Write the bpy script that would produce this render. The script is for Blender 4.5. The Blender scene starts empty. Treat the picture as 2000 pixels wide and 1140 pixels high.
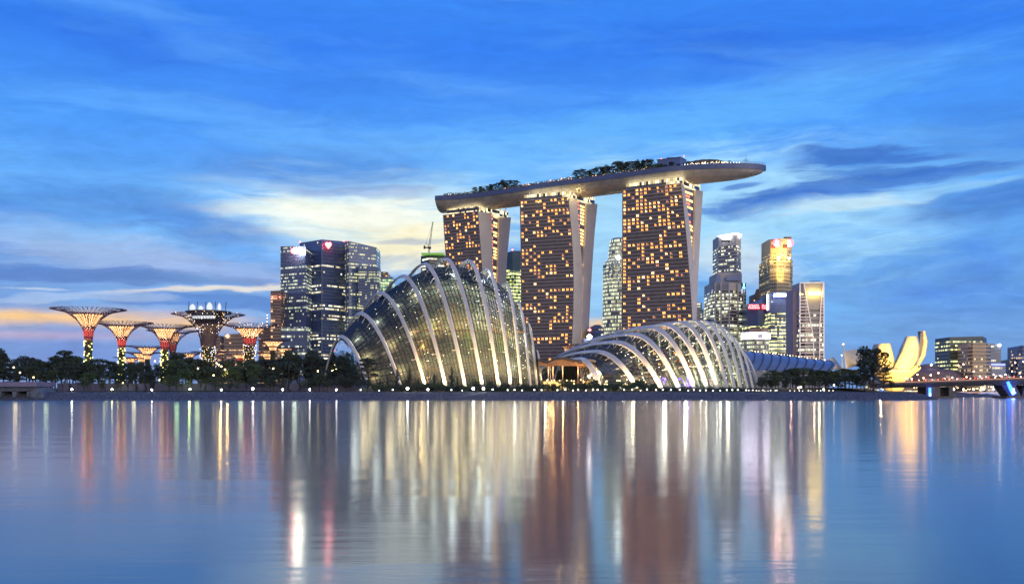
import bpy, math, random
from math import pi, sin, cos, sqrt, atan, radians
from mathutils import Vector, noise as mnoise

# ------------------------------------------------------------------ frame of reference
HY, CZ, F = 771.0, 2.0, 2000.0        # horizon row of the photo, eye height, focal length in photo pixels
def P(px, py, Y):
    return Vector(((px - 1000.0) * Y / F, Y, CZ + (HY - py) * Y / F))
def PX(px, Y): return (px - 1000.0) * Y / F
def PZ(py, Y): return CZ + (HY - py) * Y / F
def lin(r, g, b):
    f = lambda c: (c/255.0)/12.92 if c/255.0 <= .04045 else ((c/255.0+.055)/1.055)**2.4
    return (f(r), f(g), f(b), 1.0)

S = bpy.context.scene
# ------------------------------------------------------------------ camera
cam_d = bpy.data.cameras.new('camera'); cam = bpy.data.objects.new('camera', cam_d)
S.collection.objects.link(cam); S.camera = cam
cam.location = (0, 0, CZ); cam.rotation_euler = (radians(90), 0, 0)
cam_d.sensor_width = 36; cam_d.lens = 36; cam_d.shift_y = (HY - 570) / 2000.0
cam_d.clip_start = 0.5; cam_d.clip_end = 30000
S.view_settings.view_transform = 'Standard'; S.view_settings.look = 'None'
S.view_settings.exposure = 0.10; S.view_settings.gamma = 1.0
S.render.engine = 'CYCLES'
S.cycles.use_denoising = True
S.cycles.max_bounces = 6; S.cycles.diffuse_bounces = 2; S.cycles.glossy_bounces = 4
S.cycles.transparent_max_bounces = 12; S.cycles.transmission_bounces = 4
S.cycles.sample_clamp_indirect = 12; S.cycles.sample_clamp_direct = 0
S.cycles.caustics_reflective = True; S.cycles.use_light_tree = True
S.cycles.blur_glossy = 0.2

# ------------------------------------------------------------------ node expressions
class E:
    """a socket in a node tree that understands + - * / and a few functions"""
    nt = None
    def __init__(s, sock): s.s = sock
    @staticmethod
    def m(op, *a):
        n = E.nt.nodes.new('ShaderNodeMath'); n.operation = op
        for i, v in enumerate(a):
            if isinstance(v, E): E.nt.links.new(v.s, n.inputs[i])
            else: n.inputs[i].default_value = float(v)
        return E(n.outputs[0])
    def __add__(s, o): return E.m('ADD', s, o)
    def __radd__(s, o): return E.m('ADD', o, s)
    def __sub__(s, o): return E.m('SUBTRACT', s, o)
    def __rsub__(s, o): return E.m('SUBTRACT', o, s)
    def __mul__(s, o): return E.m('MULTIPLY', s, o)
    def __rmul__(s, o): return E.m('MULTIPLY', o, s)
    def __truediv__(s, o): return E.m('DIVIDE', s, o)
    def __pow__(s, o): return E.m('POWER', s, o)
def vec(x, y, z=0.0):
    n = E.nt.nodes.new('ShaderNodeCombineXYZ')
    for i, v in enumerate((x, y, z)):
        if isinstance(v, E): E.nt.links.new(v.s, n.inputs[i])
        else: n.inputs[i].default_value = v
    return n.outputs[0]
def sep(sock):
    n = E.nt.nodes.new('ShaderNodeSeparateXYZ'); E.nt.links.new(sock, n.inputs[0])
    return [E(o) for o in n.outputs]
def fbm(v, scale=1.0, detail=4.0, rough=.55, dist=0.0):
    n = E.nt.nodes.new('ShaderNodeTexNoise'); E.nt.links.new(v, n.inputs['Vector'])
    n.inputs['Scale'].default_value = scale; n.inputs['Detail'].default_value = detail
    n.inputs['Roughness'].default_value = rough; n.inputs['Distortion'].default_value = dist
    return E(n.outputs[0])
def white(v):
    n = E.nt.nodes.new('ShaderNodeTexWhiteNoise'); n.noise_dimensions = '3D'
    E.nt.links.new(v, n.inputs['Vector']); return E(n.outputs['Value'])
def sstep(a, b, x):
    n = E.nt.nodes.new('ShaderNodeMapRange'); n.interpolation_type = 'SMOOTHSTEP'
    E.nt.links.new(x.s, n.inputs['Value'])
    n.inputs['From Min'].default_value = a; n.inputs['From Max'].default_value = b
    n.inputs['To Min'].default_value = 0; n.inputs['To Max'].default_value = 1
    return E(n.outputs[0])
def cmix(f, a, b):
    n = E.nt.nodes.new('ShaderNodeMix'); n.data_type = 'RGBA'
    for i, v in ((0, f), (6, a), (7, b)):
        if isinstance(v, E): E.nt.links.new(v.s, n.inputs[i])
        elif hasattr(v, 'links'): E.nt.links.new(v, n.inputs[i])
        elif i == 0: n.inputs[0].default_value = v
        else: n.inputs[i].default_value = v
    return n.outputs[2]
def ramp(x, stops):
    n = E.nt.nodes.new('ShaderNodeValToRGB'); E.nt.links.new(x.s, n.inputs[0])
    r = n.color_ramp
    while len(r.elements) < len(stops): r.elements.new(.5)
    for e, (p, c) in zip(r.elements, stops): e.position = p
    for e, (p, c) in zip(r.elements, stops): e.position = p; e.color = c
    return n.outputs[0]

# ------------------------------------------------------------------ sky (world): dusk gradient, wisps and cloud banks, by direction
W = bpy.data.worlds.new("World"); S.world = W; W.use_nodes = True
nt = W.node_tree; nt.nodes.clear(); E.nt = nt
tc = nt.nodes.new('ShaderNodeTexCoord')
dx, dy, dz = sep(tc.outputs['Generated'])
A = E.m('ARCTAN2', dx, dy) * 2000.0                     # azimuth, 2000 units to the radian
hr = E.m('SQRT', dx*dx + dy*dy + 1e-6)
T = dz / hr * 2000.0                                    # tan(elevation), same scale
def AT(px, py):
    a = atan((px-1000)/2000.0); return a*2000.0, (HY-py)*cos(a)
w1 = fbm(vec(A/420.0, T/130.0), 1, 3) - .5
w2 = fbm(vec(A/420.0 + 31.0, T/130.0 + 7), 1, 3) - .5
w3 = fbm(vec(A/75.0 + 3.0, T/22.0 + 17), 1, 4) - .5
Aw = A + w1*260.0 + w3*30
Tw = T + w2*70.0 + w3*16
TT = E.m('MAXIMUM', T, 0.0) / 1600.0
col = ramp(TT, [(0, lin(112,150,206)), (.05, lin(110,156,214)), (.13, lin(104,162,226)), (.22, lin(96,165,238)),
                (.32, lin(72,148,242)), (.42, lin(52,124,234)), (.50, lin(58,136,240)), (1, lin(48,110,215))])
# broad darker masses
n1 = fbm(vec(Aw/620.0, Tw/190.0 + 2.2), 1, 5, .5)
col = cmix(sstep(.50, .72, n1)*.55, col, lin(40,100,215))
n2 = fbm(vec(Aw/520.0 + Tw/400 + 9, Tw/95.0), 1, 6, .55)
hi = sstep(60, 180, T) * (1.0 - sstep(400, 620, T)*.55)
col = cmix(sstep(.46, .72, n2)*hi*.60, col, lin(118,190,252))
def blob(px, py, rx, ry, k=1.1, soft=.30, warp=True, tilt=0.0):
    a0, t0 = AT(px, py)
    u = ((Aw if warp else A) - a0); v = ((Tw if warp else T) - t0) - u*tilt
    u = u/rx; v = v/ry
    g = E.m('EXPONENT', (u*u + v*v) * -1.0)
    if k == 0: return g
    return sstep(.5-soft, .5+soft, g + streak*k*sstep(.02, .3, g))
streak = fbm(vec(Aw/170.0 - T/160.0, Tw/26.0 + 4), 1, 7, .62) - .5
fine = fbm(vec(Aw/60.0 + 5, Tw/12.0 + 4), 1, 6, .6) - .5
# pale openings
col = cmix(blob(240,600,520,150,1.2,.45)*.35, col, lin(140,165,212))
col = cmix(blob(130,470,230,34,1.5,.35,tilt=-.12)*.75, col, lin(150,190,235))
col = cmix(blob(330,520,330,26,1.6,.35,tilt=-.06)*.55, col, lin(160,180,222))
col = cmix(blob(260,365,330,40,1.2,.45)*.30, col, lin(110,180,250))
col = cmix(blob(1280,250,560,60,1.2,.48,tilt=.12)*.45, col, lin(112,196,255))
col = cmix(blob(1000,340,420,70,1.0,.45)*.55, col, lin(120,190,250))
col = cmix(blob(1440,415,390,115,1.5,.45)*.88, col, lin(166,218,248))
col = cmix(blob(1180,490,130,170,.9,.45)*.8, col, lin(160,210,243))
col = cmix(blob(740,430,310,92,1.1,.42,tilt=-.05)*.95, col, lin(190,226,240))
col = cmix(blob(715,420,230,46,1.5,.40)*.92, col, lin(242,246,232))
col = cmix(blob(790,478,140,44,1.0,.42)*.9, col, lin(250,240,200))
col = cmix(blob(1440,505,90,50,.8,.4)*.6, col, lin(214,226,232))
# dark banks
dk = lin(58,112,200)
for px, py, rx, ry, k, tl, s in ((1700,303,125,22,2.2,.02,.95), (1740,330,110,14,2.4,.0,.8), (1660,368,240,20,2.0,.10,.9), (1520,400,190,24,2.0,.05,.75),
        (1950,400,170,42,1.4,.02,.75), (1455,363,62,7,1.6,.08,.8), (1930,265,150,70,1.0,0,.4), (680,372,130,12,2.0,.05,.45),
        (430,450,170,34,1.2,-.1,.55), (180,400,260,50,.8,0,.45), (640,330,250,45,.8,.08,.45)):
    col = cmix(blob(px,py,rx,ry,k,.33,tilt=tl)*(s*.92), col, dk)
col = cmix(blob(1655,402,150,15,2.2,.36,tilt=.04)*.8, col, lin(196,226,240))
col = cmix(blob(1870,372,110,12,1.6,.3,tilt=.12)*.6, col, lin(150,205,246))
col = cmix(blob(780,468,90,9,2.0,.3)*.55, col, lin(140,170,205))
col = cmix(blob(700,500,110,7,2.0,.3)*.45, col, lin(150,175,205))
# left lower banks and the bright rims over them
col = cmix(blob(120,535,230,16,1.8,.26,tilt=-.03)*.75, col, lin(82,124,196))
col = cmix(blob(300,548,230,14,1.8,.26)*.5, col, lin(96,134,196))
col = cmix(blob(430,566,180,5.5,2.6,.38,tilt=.10)*.8, col, lin(236,228,214))
col = cmix(blob(90,563,60,4,2.2,.34,tilt=-.08)*.5, col, lin(210,222,235))
col = cmix(blob(440,592,230,19,1.1,.20,tilt=.02)*.9, col, lin(86,136,206))
col = cmix(blob(170,585,190,9,1.9,.3)*.45, col, lin(180,200,228))
# warm strip near the horizon, seen at the far left and between the towers
lo = E.m('EXPONENT', ((T - 128.0 + w2*16 + A*.012)/15.0)**2.0 * -1.0)
left = 1.0 - sstep(-620.0, -420.0, A)
mid = sstep(100.0, 180.0, A) * (1.0 - sstep(390.0, 470.0, A))
far = 1.0 - sstep(-900.0, -500.0, A)
lowl = (1.0 - sstep(40.0, 150.0, T)) * (1.0 - sstep(-500.0, -100.0, A))
col = cmix(lowl*.26, col, lin(136,154,202))
col = cmix(blob(120,625,330,14,1.2,.35)*.7, col, lin(168,172,206))
stripe = sstep(-.25, .35, streak + .12)
col = cmix(lo*left*stripe*.97, col, lin(252,204,132))
lo3 = E.m('EXPONENT', ((T - 106.0 + w2*12)/9.0)**2.0 * -1.0)
col = cmix(lo3*far*.4, col, lin(222,176,178))
lo2 = E.m('EXPONENT', ((T - 138.0 + w2*14)/11.0)**2.0 * -1.0)
col = cmix(lo2*mid*sstep(-.3,.3,streak+.1)*.8, col, lin(255,206,112))
lr = (1.0 - sstep(60.0, 260.0, T)) * sstep(500.0, 800.0, A)
col = cmix(lr*.40, col, lin(110,152,208))
texw = fbm(vec(Aw/230.0 + T/700, Tw/34.0 + 2), 1, 8, .62) - .5
texf = fbm(vec(Aw/46.0 + 3, Tw/15.0), 1, 5, .6) - .5
mod_ = texw*.66 + texf*.52
br = nt.nodes.new('ShaderNodeVectorMath'); br.operation = 'SCALE'; nt.links.new(col, br.inputs[0]); nt.links.new((mod_*(.72 - sstep(300,600,T)*.32) + 1.0).s, br.inputs['Scale']); col = br.outputs[0]
# behind the viewer an unseen dull rose-grey cloud, added to light the building fronts
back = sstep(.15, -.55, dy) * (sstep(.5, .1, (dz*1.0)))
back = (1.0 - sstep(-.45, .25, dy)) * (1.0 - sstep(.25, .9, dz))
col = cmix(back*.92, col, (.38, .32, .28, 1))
up = sstep(.45, .95, dz)
col = cmix(up*.6, col, (.15, .22, .38, 1))
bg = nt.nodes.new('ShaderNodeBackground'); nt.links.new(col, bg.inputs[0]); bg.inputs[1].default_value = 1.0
sky = nt.nodes.new('ShaderNodeTexSky'); sky.sky_type = 'NISHITA'; sky.sun_disc = False
sky.sun_elevation = radians(1.0); sky.sun_rotation = radians(-8.5); sky.air_density = 1.2; sky.ozone_density = 3
bg2 = nt.nodes.new('ShaderNodeBackground'); nt.links.new(sky.outputs[0], bg2.inputs[0]); bg2.inputs[1].default_value = 0.005
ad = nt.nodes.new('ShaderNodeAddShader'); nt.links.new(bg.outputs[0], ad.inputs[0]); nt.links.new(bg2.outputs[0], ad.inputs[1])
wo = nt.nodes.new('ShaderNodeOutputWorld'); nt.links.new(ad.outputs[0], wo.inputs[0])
W.cycles.sampling_method = 'MANUAL'; W.cycles.sample_map_resolution = 512

# added soft key lamp low behind the viewer, right, brightening fronts and end walls
added_key_d = bpy.data.lights.new('added_key', 'SUN'); added_key_d.energy = 1.1; added_key_d.angle = radians(50); added_key_d.color = (1, .85, .70)
added_key = bpy.data.objects.new('added_key', added_key_d); S.collection.objects.link(added_key)
added_key.rotation_euler = (radians(82), 0, radians(32))

# ------------------------------------------------------------------ mesh builder
class MB:
    def __init__(s): s.v = []; s.f = []; s.uv = []; s.mi = []; s.cur = 0; s.sm = False
    def face(s, idx, uv=None):
        s.f.append(idx); s.uv.append(uv or [(0, 0)]*len(idx)); s.mi.append(s.cur)
    def quad(s, a, b, c, d, uv=None):
        n = len(s.v); s.v += [tuple(a), tuple(b), tuple(c), tuple(d)]; s.face((n, n+1, n+2, n+3), uv)
    def tri(s, a, b, c):
        n = len(s.v); s.v += [tuple(a), tuple(b), tuple(c)]; s.face((n, n+1, n+2))
    def box(s, c, d, rz=0.0):
        c = Vector(c); hx, hy, hz = d[0]/2, d[1]/2, d[2]/2; co, si = cos(rz), sin(rz)
        n = len(s.v)
        for z in (-hz, hz):
            for x, y in ((-hx, -hy), (hx, -hy), (hx, hy), (-hx, hy)):
                s.v.append((c.x + x*co - y*si, c.y + x*si + y*co, c.z + z))
        for q in ((3,2,1,0), (4,5,6,7), (0,1,5,4), (1,2,6,5), (2,3,7,6), (3,0,4,7)):
            w = 1
            s.face(tuple(n+i for i in q), [(0,0),(d[0],0),(d[0],d[2]),(0,d[2])])
    def bar(s, a, b, w, h=None, up=None):
        """rectangular bar from a to b"""
        a, b = Vector(a), Vector(b); h = h or w; t = (b-a)
        if t.length < 1e-6: return
        t.normalize(); u = Vector(up) if up else (Vector((0,0,1)) if abs(t.z) < .95 else Vector((0,1,0)))
        x = t.cross(u).normalized(); y = x.cross(t)
        n = len(s.v)
        for p in (a, b):
            for i, j in ((-1,-1), (1,-1), (1,1), (-1,1)): s.v.append(tuple(p + x*(i*w/2) + y*(j*h/2)))
        for q in ((3,2,1,0), (4,5,6,7), (0,1,5,4), (1,2,6,5), (2,3,7,6), (3,0,4,7)): s.face(tuple(n+i for i in q))
    def tube(s, pts, r, n=5, cap=True):
        pts = [Vector(p) for p in pts]; k = len(pts); base = len(s.v)
        rr = r if isinstance(r, (list, tuple)) else [r]*k
        ref = None
        for i, p in enumerate(pts):
            t = (pts[min(i+1, k-1)] - pts[max(i-1, 0)])
            t = t.normalized() if t.length > 1e-9 else Vector((0,0,1))
            if ref is None: ref = Vector((0,0,1)) if abs(t.z) < .9 else Vector((1,0,0))
            x = t.cross(ref).normalized(); y = x.cross(t); ref = y.cross(Vector((0,0,0))) if False else ref
            if abs(t.dot(ref)) > .97: ref = Vector((1,.3,0)).normalized() if abs(t.x) < .8 else Vector((0,1,.2)).normalized()
            for j in range(n):
                a = 2*pi*j/n; s.v.append(tuple(p + (x*cos(a) + y*sin(a))*rr[i]))
        for i in range(k-1):
            for j in range(n):
                a = base+i*n+j; b = base+i*n+(j+1) % n
                s.face((a, b, b+n, a+n))
        if cap and n > 2:
            s.face(tuple(base+j for j in reversed(range(n)))); s.face(tuple(base+(k-1)*n+j for j in range(n)))
    def loft(s, rings, close=True, cap=True, uvs=None):
        """rings: list of equal-length point lists"""
        m = len(rings[0]); base = len(s.v)
        for r in rings: s.v += [tuple(p) for p in r]
        ne = m if close else m-1
        for i in range(len(rings)-1):
            for j in range(ne):
                a = base+i*m+j; b = base+i*m+(j+1) % m
                uv = None
                if uvs: uv = uvs(i, j)
                s.face((a, b, b+m, a+m), uv)
        if cap and close:
            s.face(tuple(base+j for j in reversed(range(m)))); s.face(tuple(base+(len(rings)-1)*m+j for j in range(m)))
    def lathe(s, c, prof, n=16, cap=True):
        s.loft([[Vector(c)+Vector((r*cos(2*pi*j/n), r*sin(2*pi*j/n), z)) for j in range(n)] for r, z in prof], True, cap)
    def octa(s, c, r):
        c = Vector(c); n = len(s.v)
        for d in ((1,0,0), (0,1,0), (-1,0,0), (0,-1,0), (0,0,1), (0,0,-1)): s.v.append(tuple(c + Vector(d)*r))
        for i in range(4): s.face((n+i, n+(i+1) % 4, n+4)); s.face((n+(i+1) % 4, n+i, n+5))
    def sphere(s, c, r, n=8, m=6, sz=1.0):
        c = Vector(c)
        s.loft([[c + Vector((r*sin(pi*(i+.02)/(m+.04))*cos(2*pi*j/n), r*sin(pi*(i+.02)/(m+.04))*sin(2*pi*j/n), -r*sz*cos(pi*(i+.02)/(m+.04)))) for j in range(n)] for i in range(m+1)])
    def prism(s, poly, z0, z1):
        """vertical prism over an (x, y) polygon, wound counter-clockwise; z1 may be a list"""
        k = len(poly); zt = z1 if isinstance(z1, (list, tuple)) else [z1]*k
        n = len(s.v); s.v += [(x, y, z0) for x, y in poly] + [(poly[i][0], poly[i][1], zt[i]) for i in range(k)]
        u = 0.0
        for i in range(k):
            j = (i+1) % k; L = sqrt((poly[j][0]-poly[i][0])**2 + (poly[j][1]-poly[i][1])**2)
            s.face((n+i, n+j, n+k+j, n+k+i), [(u, z0), (u+L, z0), (u+L, zt[j]), (u, zt[i])]); u += L
        s.face(tuple(n+i for i in reversed(range(k)))); s.face(tuple(n+k+i for i in range(k)))
    def mesh(s, name, mats, smooth=False):
        me = bpy.data.meshes.new(name); me.from_pydata(s.v, [], s.f)
        ul = me.uv_layers.new(name='UVMap'); k = 0
        flat = []
        for u in s.uv:
            for q in u: flat += [q[0], q[1]]
        ul.data.foreach_set('uv', flat)
        for m in (mats if isinstance(mats, (list, tuple)) else [mats]): me.materials.append(m)
        me.polygons.foreach_set('material_index', s.mi)
        if smooth: me.polygons.foreach_set('use_smooth', [True]*len(s.f))
        me.update(); return me
def link(name, data, parent=None):
    o = bpy.data.objects.new(name, data); S.collection.objects.link(o)
    if parent is not None: o.parent = parent
    return o
def build(mb, name, mat, parent=None, smooth=False, local=True):
    """mb is in world coordinates; children are stored relative to their root Empty"""
    if parent is not None and local:
        r = parent
        off = Vector((0,0,0))
        while r is not None: off += Vector(r.location); r = r.parent
        mb.v = [(v[0]-off.x, v[1]-off.y, v[2]-off.z) for v in mb.v]
    return link(name, mb.mesh(name, mat, smooth), parent)
def tag(o, label=None, cat=None, group=None, kind=None):
    if label: o['label'] = label
    if cat: o['category'] = cat
    if group: o['group'] = group
    if kind: o['kind'] = kind
    return o
def thing(name, loc, label, cat, group=None):
    o = bpy.data.objects.new(name, None); S.collection.objects.link(o); o.location = loc
    o.empty_display_size = 2
    return tag(o, label, cat, group)
def kids(o): return [c for c in S.collection.objects if c.parent == o]
def copy_tree(src, loc, rz, sc, label, group=None, proto_children=None):
    r = src.copy(); S.collection.objects.link(r); r.location = loc; r.rotation_euler = (0, 0, rz); r.scale = sc if hasattr(sc, '__len__') else (sc, sc, sc)
    r['label'] = label
    if group: r['group'] = group
    for ch in proto_children:
        c = ch.copy(); S.collection.objects.link(c); c.parent = r
    return r
def ordn(n):
    w = ['first','second','third','fourth','fifth','sixth','seventh','eighth','ninth','tenth','eleventh','twelfth','thirteenth','fourteenth','fifteenth','sixteenth','seventeenth','eighteenth','nineteenth']
    if n <= 19: return w[n-1]
    t = {2:'twent', 3:'thirt', 4:'fort', 5:'fift', 6:'sixt', 7:'sevent', 8:'eight', 9:'ninet'}[n//10]
    return t + 'ieth' if n % 10 == 0 else t + 'y-' + w[n % 10 - 1]

# ------------------------------------------------------------------ materials
def mat(name, c, rough=.6, metal=0.0, var=.15, scale=.3, emit=None, es=0.0, spec=.5, sampling=None, bump=0.0):
    m = bpy.data.materials.new(name); m.use_nodes = True; t = m.node_tree; E.nt = t
    b = t.nodes['Principled BSDF']
    c = tuple(c)[:3] + (1,)
    if var > 0:
        g = t.nodes.new('ShaderNodeNewGeometry')
        f = fbm(g.outputs['Position'], scale, 5, .6)
        lo = tuple(max(0, x*(1-var*1.6)) for x in c[:3]) + (1,); hi_ = tuple(min(1, x*(1+var*1.6)) for x in c[:3]) + (1,)
        t.links.new(cmix(sstep(.25, .75, f), lo, hi_), b.inputs['Base Color'])
        if bump:
            bn = t.nodes.new('ShaderNodeBump'); bn.inputs['Strength'].default_value = bump; bn.inputs['Distance'].default_value = 1
            t.links.new(f.s, bn.inputs['Height']); t.links.new(bn.outputs[0], b.inputs['Normal'])
    else: b.inputs['Base Color'].default_value = c
    b.inputs['Roughness'].default_value = rough; b.inputs['Metallic'].default_value = metal
    b.inputs['Specular IOR Level'].default_value = spec
    if emit:
        b.inputs['Emission Color'].default_value = tuple(emit)[:3] + (1,); b.inputs['Emission Strength'].default_value = es
    if sampling: m.cycles.emission_sampling = sampling
    return m
def lampmat(name, c, s, sampling='AUTO'):
    return mat(name, (.05,.05,.05), .5, 0, 0, emit=c, es=s, sampling=sampling)
_wm = {}
def winmat(name, base, c1, c2, dens, cw, fh, es, seed=0, rough=.15, row=.6, fine=.0):
    """curtain wall: UV is metres; cells cw x fh, some of them lit"""
    m = bpy.data.materials.new(name); m.use_nodes = True; t = m.node_tree; E.nt = t
    b = t.nodes['Principled BSDF']
    uvn = t.nodes.new('ShaderNodeUVMap'); uvn.uv_map = 'UVMap'
    u, v, _ = sep(uvn.outputs[0])
    cu = E.m('FLOOR', u/cw + seed*37.3); cv = E.m('FLOOR', v/fh)
    r1 = white(vec(cu, cv, seed)); r2 = white(vec(cu, cv, seed+11)); r3 = white(vec(0.0, cv, seed+5))
    rl = fbm(vec(cu*.11, cv*.9 + seed*3.1, seed), 1, 2)
    run = fbm(vec(cu*.16, cv*5.37 + seed*3.1, seed), 1, 3)
    lit = E.m('GREATER_THAN', run, .5 + (.5-dens)*.32 - (r3-.5)*.42*row) * E.m('LESS_THAN', r1, .82) + E.m('LESS_THAN', r1, dens*.07)
    lit = E.m('MINIMUM', lit, 1.0)
    fu = E.m('FRACT', u/cw + seed*37.3)
    mul = E.m('GREATER_THAN', fu, .14)
    b.inputs['Base Color'].default_value = tuple(base)[:3] + (1,)
    tint = fbm(vec(u*.04, v*.05, seed), 1, 3)
    if fine:
        wn = E.m('MULTIPLY', E.m('GREATER_THAN', fu, .34), 1.0); lit = lit*wn
        t.links.new(cmix(wn, tuple(fine)[:3]+(1,), base[:3]+(1,)), b.inputs['Base Color']); rough = .6
    else: t.links.new(cmix(tint*.8 + (1.0-mul)*.2, tuple(x*.55 for x in base[:3])+(1,), tuple(min(1, x*1.5) for x in base[:3])+(1,)), b.inputs['Base Color'])
    b.inputs['Roughness'].default_value = rough
    b.inputs['Specular IOR Level'].default_value = .8
    t.links.new(cmix(r2, c1[:3]+(1,), c2[:3]+(1,)), b.inputs['Emission Color'])
    t.links.new((lit*mul*(r2*.9 + .25)*es).s, b.inputs['Emission Strength'])
    m.cycles.emission_sampling = 'NONE'
    return m

# ================================================================== water and land
def water_mat():
    m = bpy.data.materials.new('bay_water'); m.use_nodes = True; t = m.node_tree; E.nt = t
    b = t.nodes['Principled BSDF']
    g = t.nodes.new('ShaderNodeNewGeometry')
    x, y, z = sep(g.outputs['Position'])
    n1 = fbm(vec(x/1.1, y/.28), 1, 4, .6)
    n2 = fbm(vec(x/11.0, y/2.6), 1, 3, .5)
    bn = t.nodes.new('ShaderNodeBump'); bn.inputs['Strength'].default_value = 1.0; bn.inputs['Distance'].default_value = 1.0
    t.links.new((n1*WB1 + n2*WB2).s, bn.inputs['Height'])
    gl = t.nodes.new('ShaderNodeBsdfAnisotropic'); gl.distribution = 'GGX'
    gl.inputs['Color'].default_value = (.93,.95,1,1)
    gl.inputs['Roughness'].default_value = WR; gl.inputs['Anisotropy'].default_value = 0.0
    t.links.new(bn.outputs[0], gl.inputs['Normal'])
    body = t.nodes.new('ShaderNodeBsdfDiffuse'); body.inputs[0].default_value = (.012,.05,.08,1)
    fr = t.nodes.new('ShaderNodeFresnel'); fr.inputs['IOR'].default_value = WIOR
    mx = t.nodes.new('ShaderNodeMixShader'); t.links.new(fr.outputs[0], mx.inputs[0])
    t.links.new(body.outputs[0], mx.inputs[1]); t.links.new(gl.outputs[0], mx.inputs[2])
    out = t.nodes['Material Output']; t.links.new(mx.outputs[0], out.inputs['Surface'])
    return m
WB1, WB2, WR, WIOR = .003, .018, .118, 3.1
w = MB(); w.quad((-9000,-300,0), (9000,-300,0), (9000,14000,0), (-9000,14000,0))
tag(build(w, 'water', water_mat()), kind='structure')

COAST = [(-9000,400), (-420,400), (-300,399), (-210,401), (-120,399), (-40,400), (40,401), (110,400), (150,402), (168,408), (180,430), (188,470),
         (205,540), (240,640), (285,740), (345,840), (402,872), (432,905), (440,990), (520,1080), (760,1130), (1500,1180), (9000,1400), (9000,13000), (-9000,13000)]
def densify(pts):
    out = []
    for i, p in enumerate(pts):
        q = pts[(i+1) % len(pts)]
        L = sqrt((q[0]-p[0])**2 + (q[1]-p[1])**2)
        near = max(abs(p[0]), abs(q[0])) < 500 and p[1] < 500
        k = max(1, int(L/(2.2 if near else 40))) if L < 2000 else 1
        for j in range(k): out.append((p[0]+(q[0]-p[0])*j/k, p[1]+(q[1]-p[1])*j/k))
    return out
coast = densify(COAST)
def offs(pts, d):
    out = []; n = len(pts)
    for i in range(n):
        a, c = Vector(pts[i-2] + (0,)), Vector(pts[(i+2) % n] + (0,)); t = (c-a).normalized()
        out.append((pts[i][0] - t.y*d, pts[i][1] + t.x*d))
    return out
def hnoise(x, y, s): return mnoise.noise(Vector((x/s, y/s, 1.7)))
def ring(d, z, rough):
    r = []
    for x, y in offs(coast, d):
        r.append((x, y, z + rough*(hnoise(x, y, 1.7) + .7*hnoise(x, y, .9))))
    return r
bank_mat = mat('granite_rubble', (.105,.112,.15), .9, 0, .45, 1.3, bump=.8)
lawn_mat = mat('lawn_and_soil', (.05,.062,.05), .95, 0, .35, .12)
b1 = MB(); b1.loft([ring(d, z, r) for d, z, r in ((-1.5,-.9,0), (.2,-.05,.1), (1.8,.55,.4), (3.6,1.15,.45), (5.4,1.75,.45), (7.2,2.3,.4), (9,2.8,.3), (10.5,3.15,.1), (12,3.2,0))], True, False)
tag(build(b1, 'embankment_slope', bank_mat), kind='structure')
b2 = MB()
b2.loft([ring(d, z, r) for d, z, r in ((11.9,3.19,0), (24,3.3,.12), (30,4.2,.1), (38,5,.0), (60,5,0))], True, False)
b2.v += []; n0 = len(b2.v); last = ring(60, 5, 0); b2.v += last; b2.face(tuple(n0+i for i in range(len(last))))
tag(build(b2, 'ground', lawn_mat), kind='structure')
GZ = 5.0
# low retaining wall behind the promenade, left part
wall_m = mat('plastered_wall', (.14,.135,.215), .8, 0, .12, .4)
w = MB()
x = PX(108, 427)
segs = [(-8, 108, 425), (112, 700, 426)]
for a, b_, Y in segs[1:]:
    xa, xb = PX(a, Y), PX(b_, Y)
    k = int((xb-xa)/6)
    for i in range(k):
        x0 = xa+(xb-xa)*i/k; x1 = xa+(xb-xa)*(i+1)/k
        w.box(((x0+x1)/2, Y + 1.2*sin(x0/30), 4.9), (x1-x0-.06, .4, 3.6))
        w.box(((x0+x1)/2, Y + 1.2*sin(x0/30), 6.78), (x1-x0, .6, .16))
o = build(w, 'retaining_wall', wall_m); tag(o, 'long lilac plastered retaining wall behind the shore trees at the left', 'wall')

# sluice building at the far left edge
con = mat('weathered_concrete', (.11,.14,.20), .85, 0, .2, .5)
dark_m = mat('shadowed_opening', (.02,.022,.03), .7, 0, 0)
r = thing('sluice_building', (PX(30,408), 408, 0), 'low grey concrete sluice building at the left edge with dark openings over the water', 'building')
w = MB(); Yb = 405
xl, xr = PX(-60,Yb), PX(62,Yb)
w.box(((xl+xr)/2, 412, (PZ(755,Yb)+PZ(762,Yb))/2+.3), (xr-xl, 14, PZ(755,Yb)-PZ(762,Yb)+1.2))
build(w, 'wall', con, r)
w = MB(); xs = [PX(p,Yb) for p in (-58,-30,2,26,32,56,62)]
for a, b_ in ((-60,-42), (-8,2), (24,32), (52,62)):
    w.box(((PX(a,Yb)+PX(b_,Yb))/2, 411, PZ(772,Yb)), (PX(b_,Yb)-PX(a,Yb), 12, PZ(763,Yb)-PZ(783,Yb)))
build(w, 'pier', con, r)
w = MB(); w.box(((xl+xr)/2, 416, 1.6), (xr-xl-1, 2, 4)); build(w, 'gate', dark_m, r)
w = MB(); roofm = mat('lilac_roof_slab', (.19,.17,.29), .7, 0, .08, .6)
w.box(((xl+xr)/2+1, 411, PZ(750,Yb)), (xr-xl+4, 17, PZ(743,Yb)-PZ(752,Yb))); build(w, 'roof', roofm, r)
w = MB()
a = [(PX(62,Yb), 404, -.5), (PX(92,Yb), 404, -.5), (PX(88,Yb), 404, 1.2), (PX(72,Yb), 404, PZ(752,Yb)), (PX(62,Yb), 404, PZ(748,Yb))]
w.loft([a, [(p[0], p[1]+14, p[2]) for p in a]]); build(w, 'wing_wall', con, r)

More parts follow.
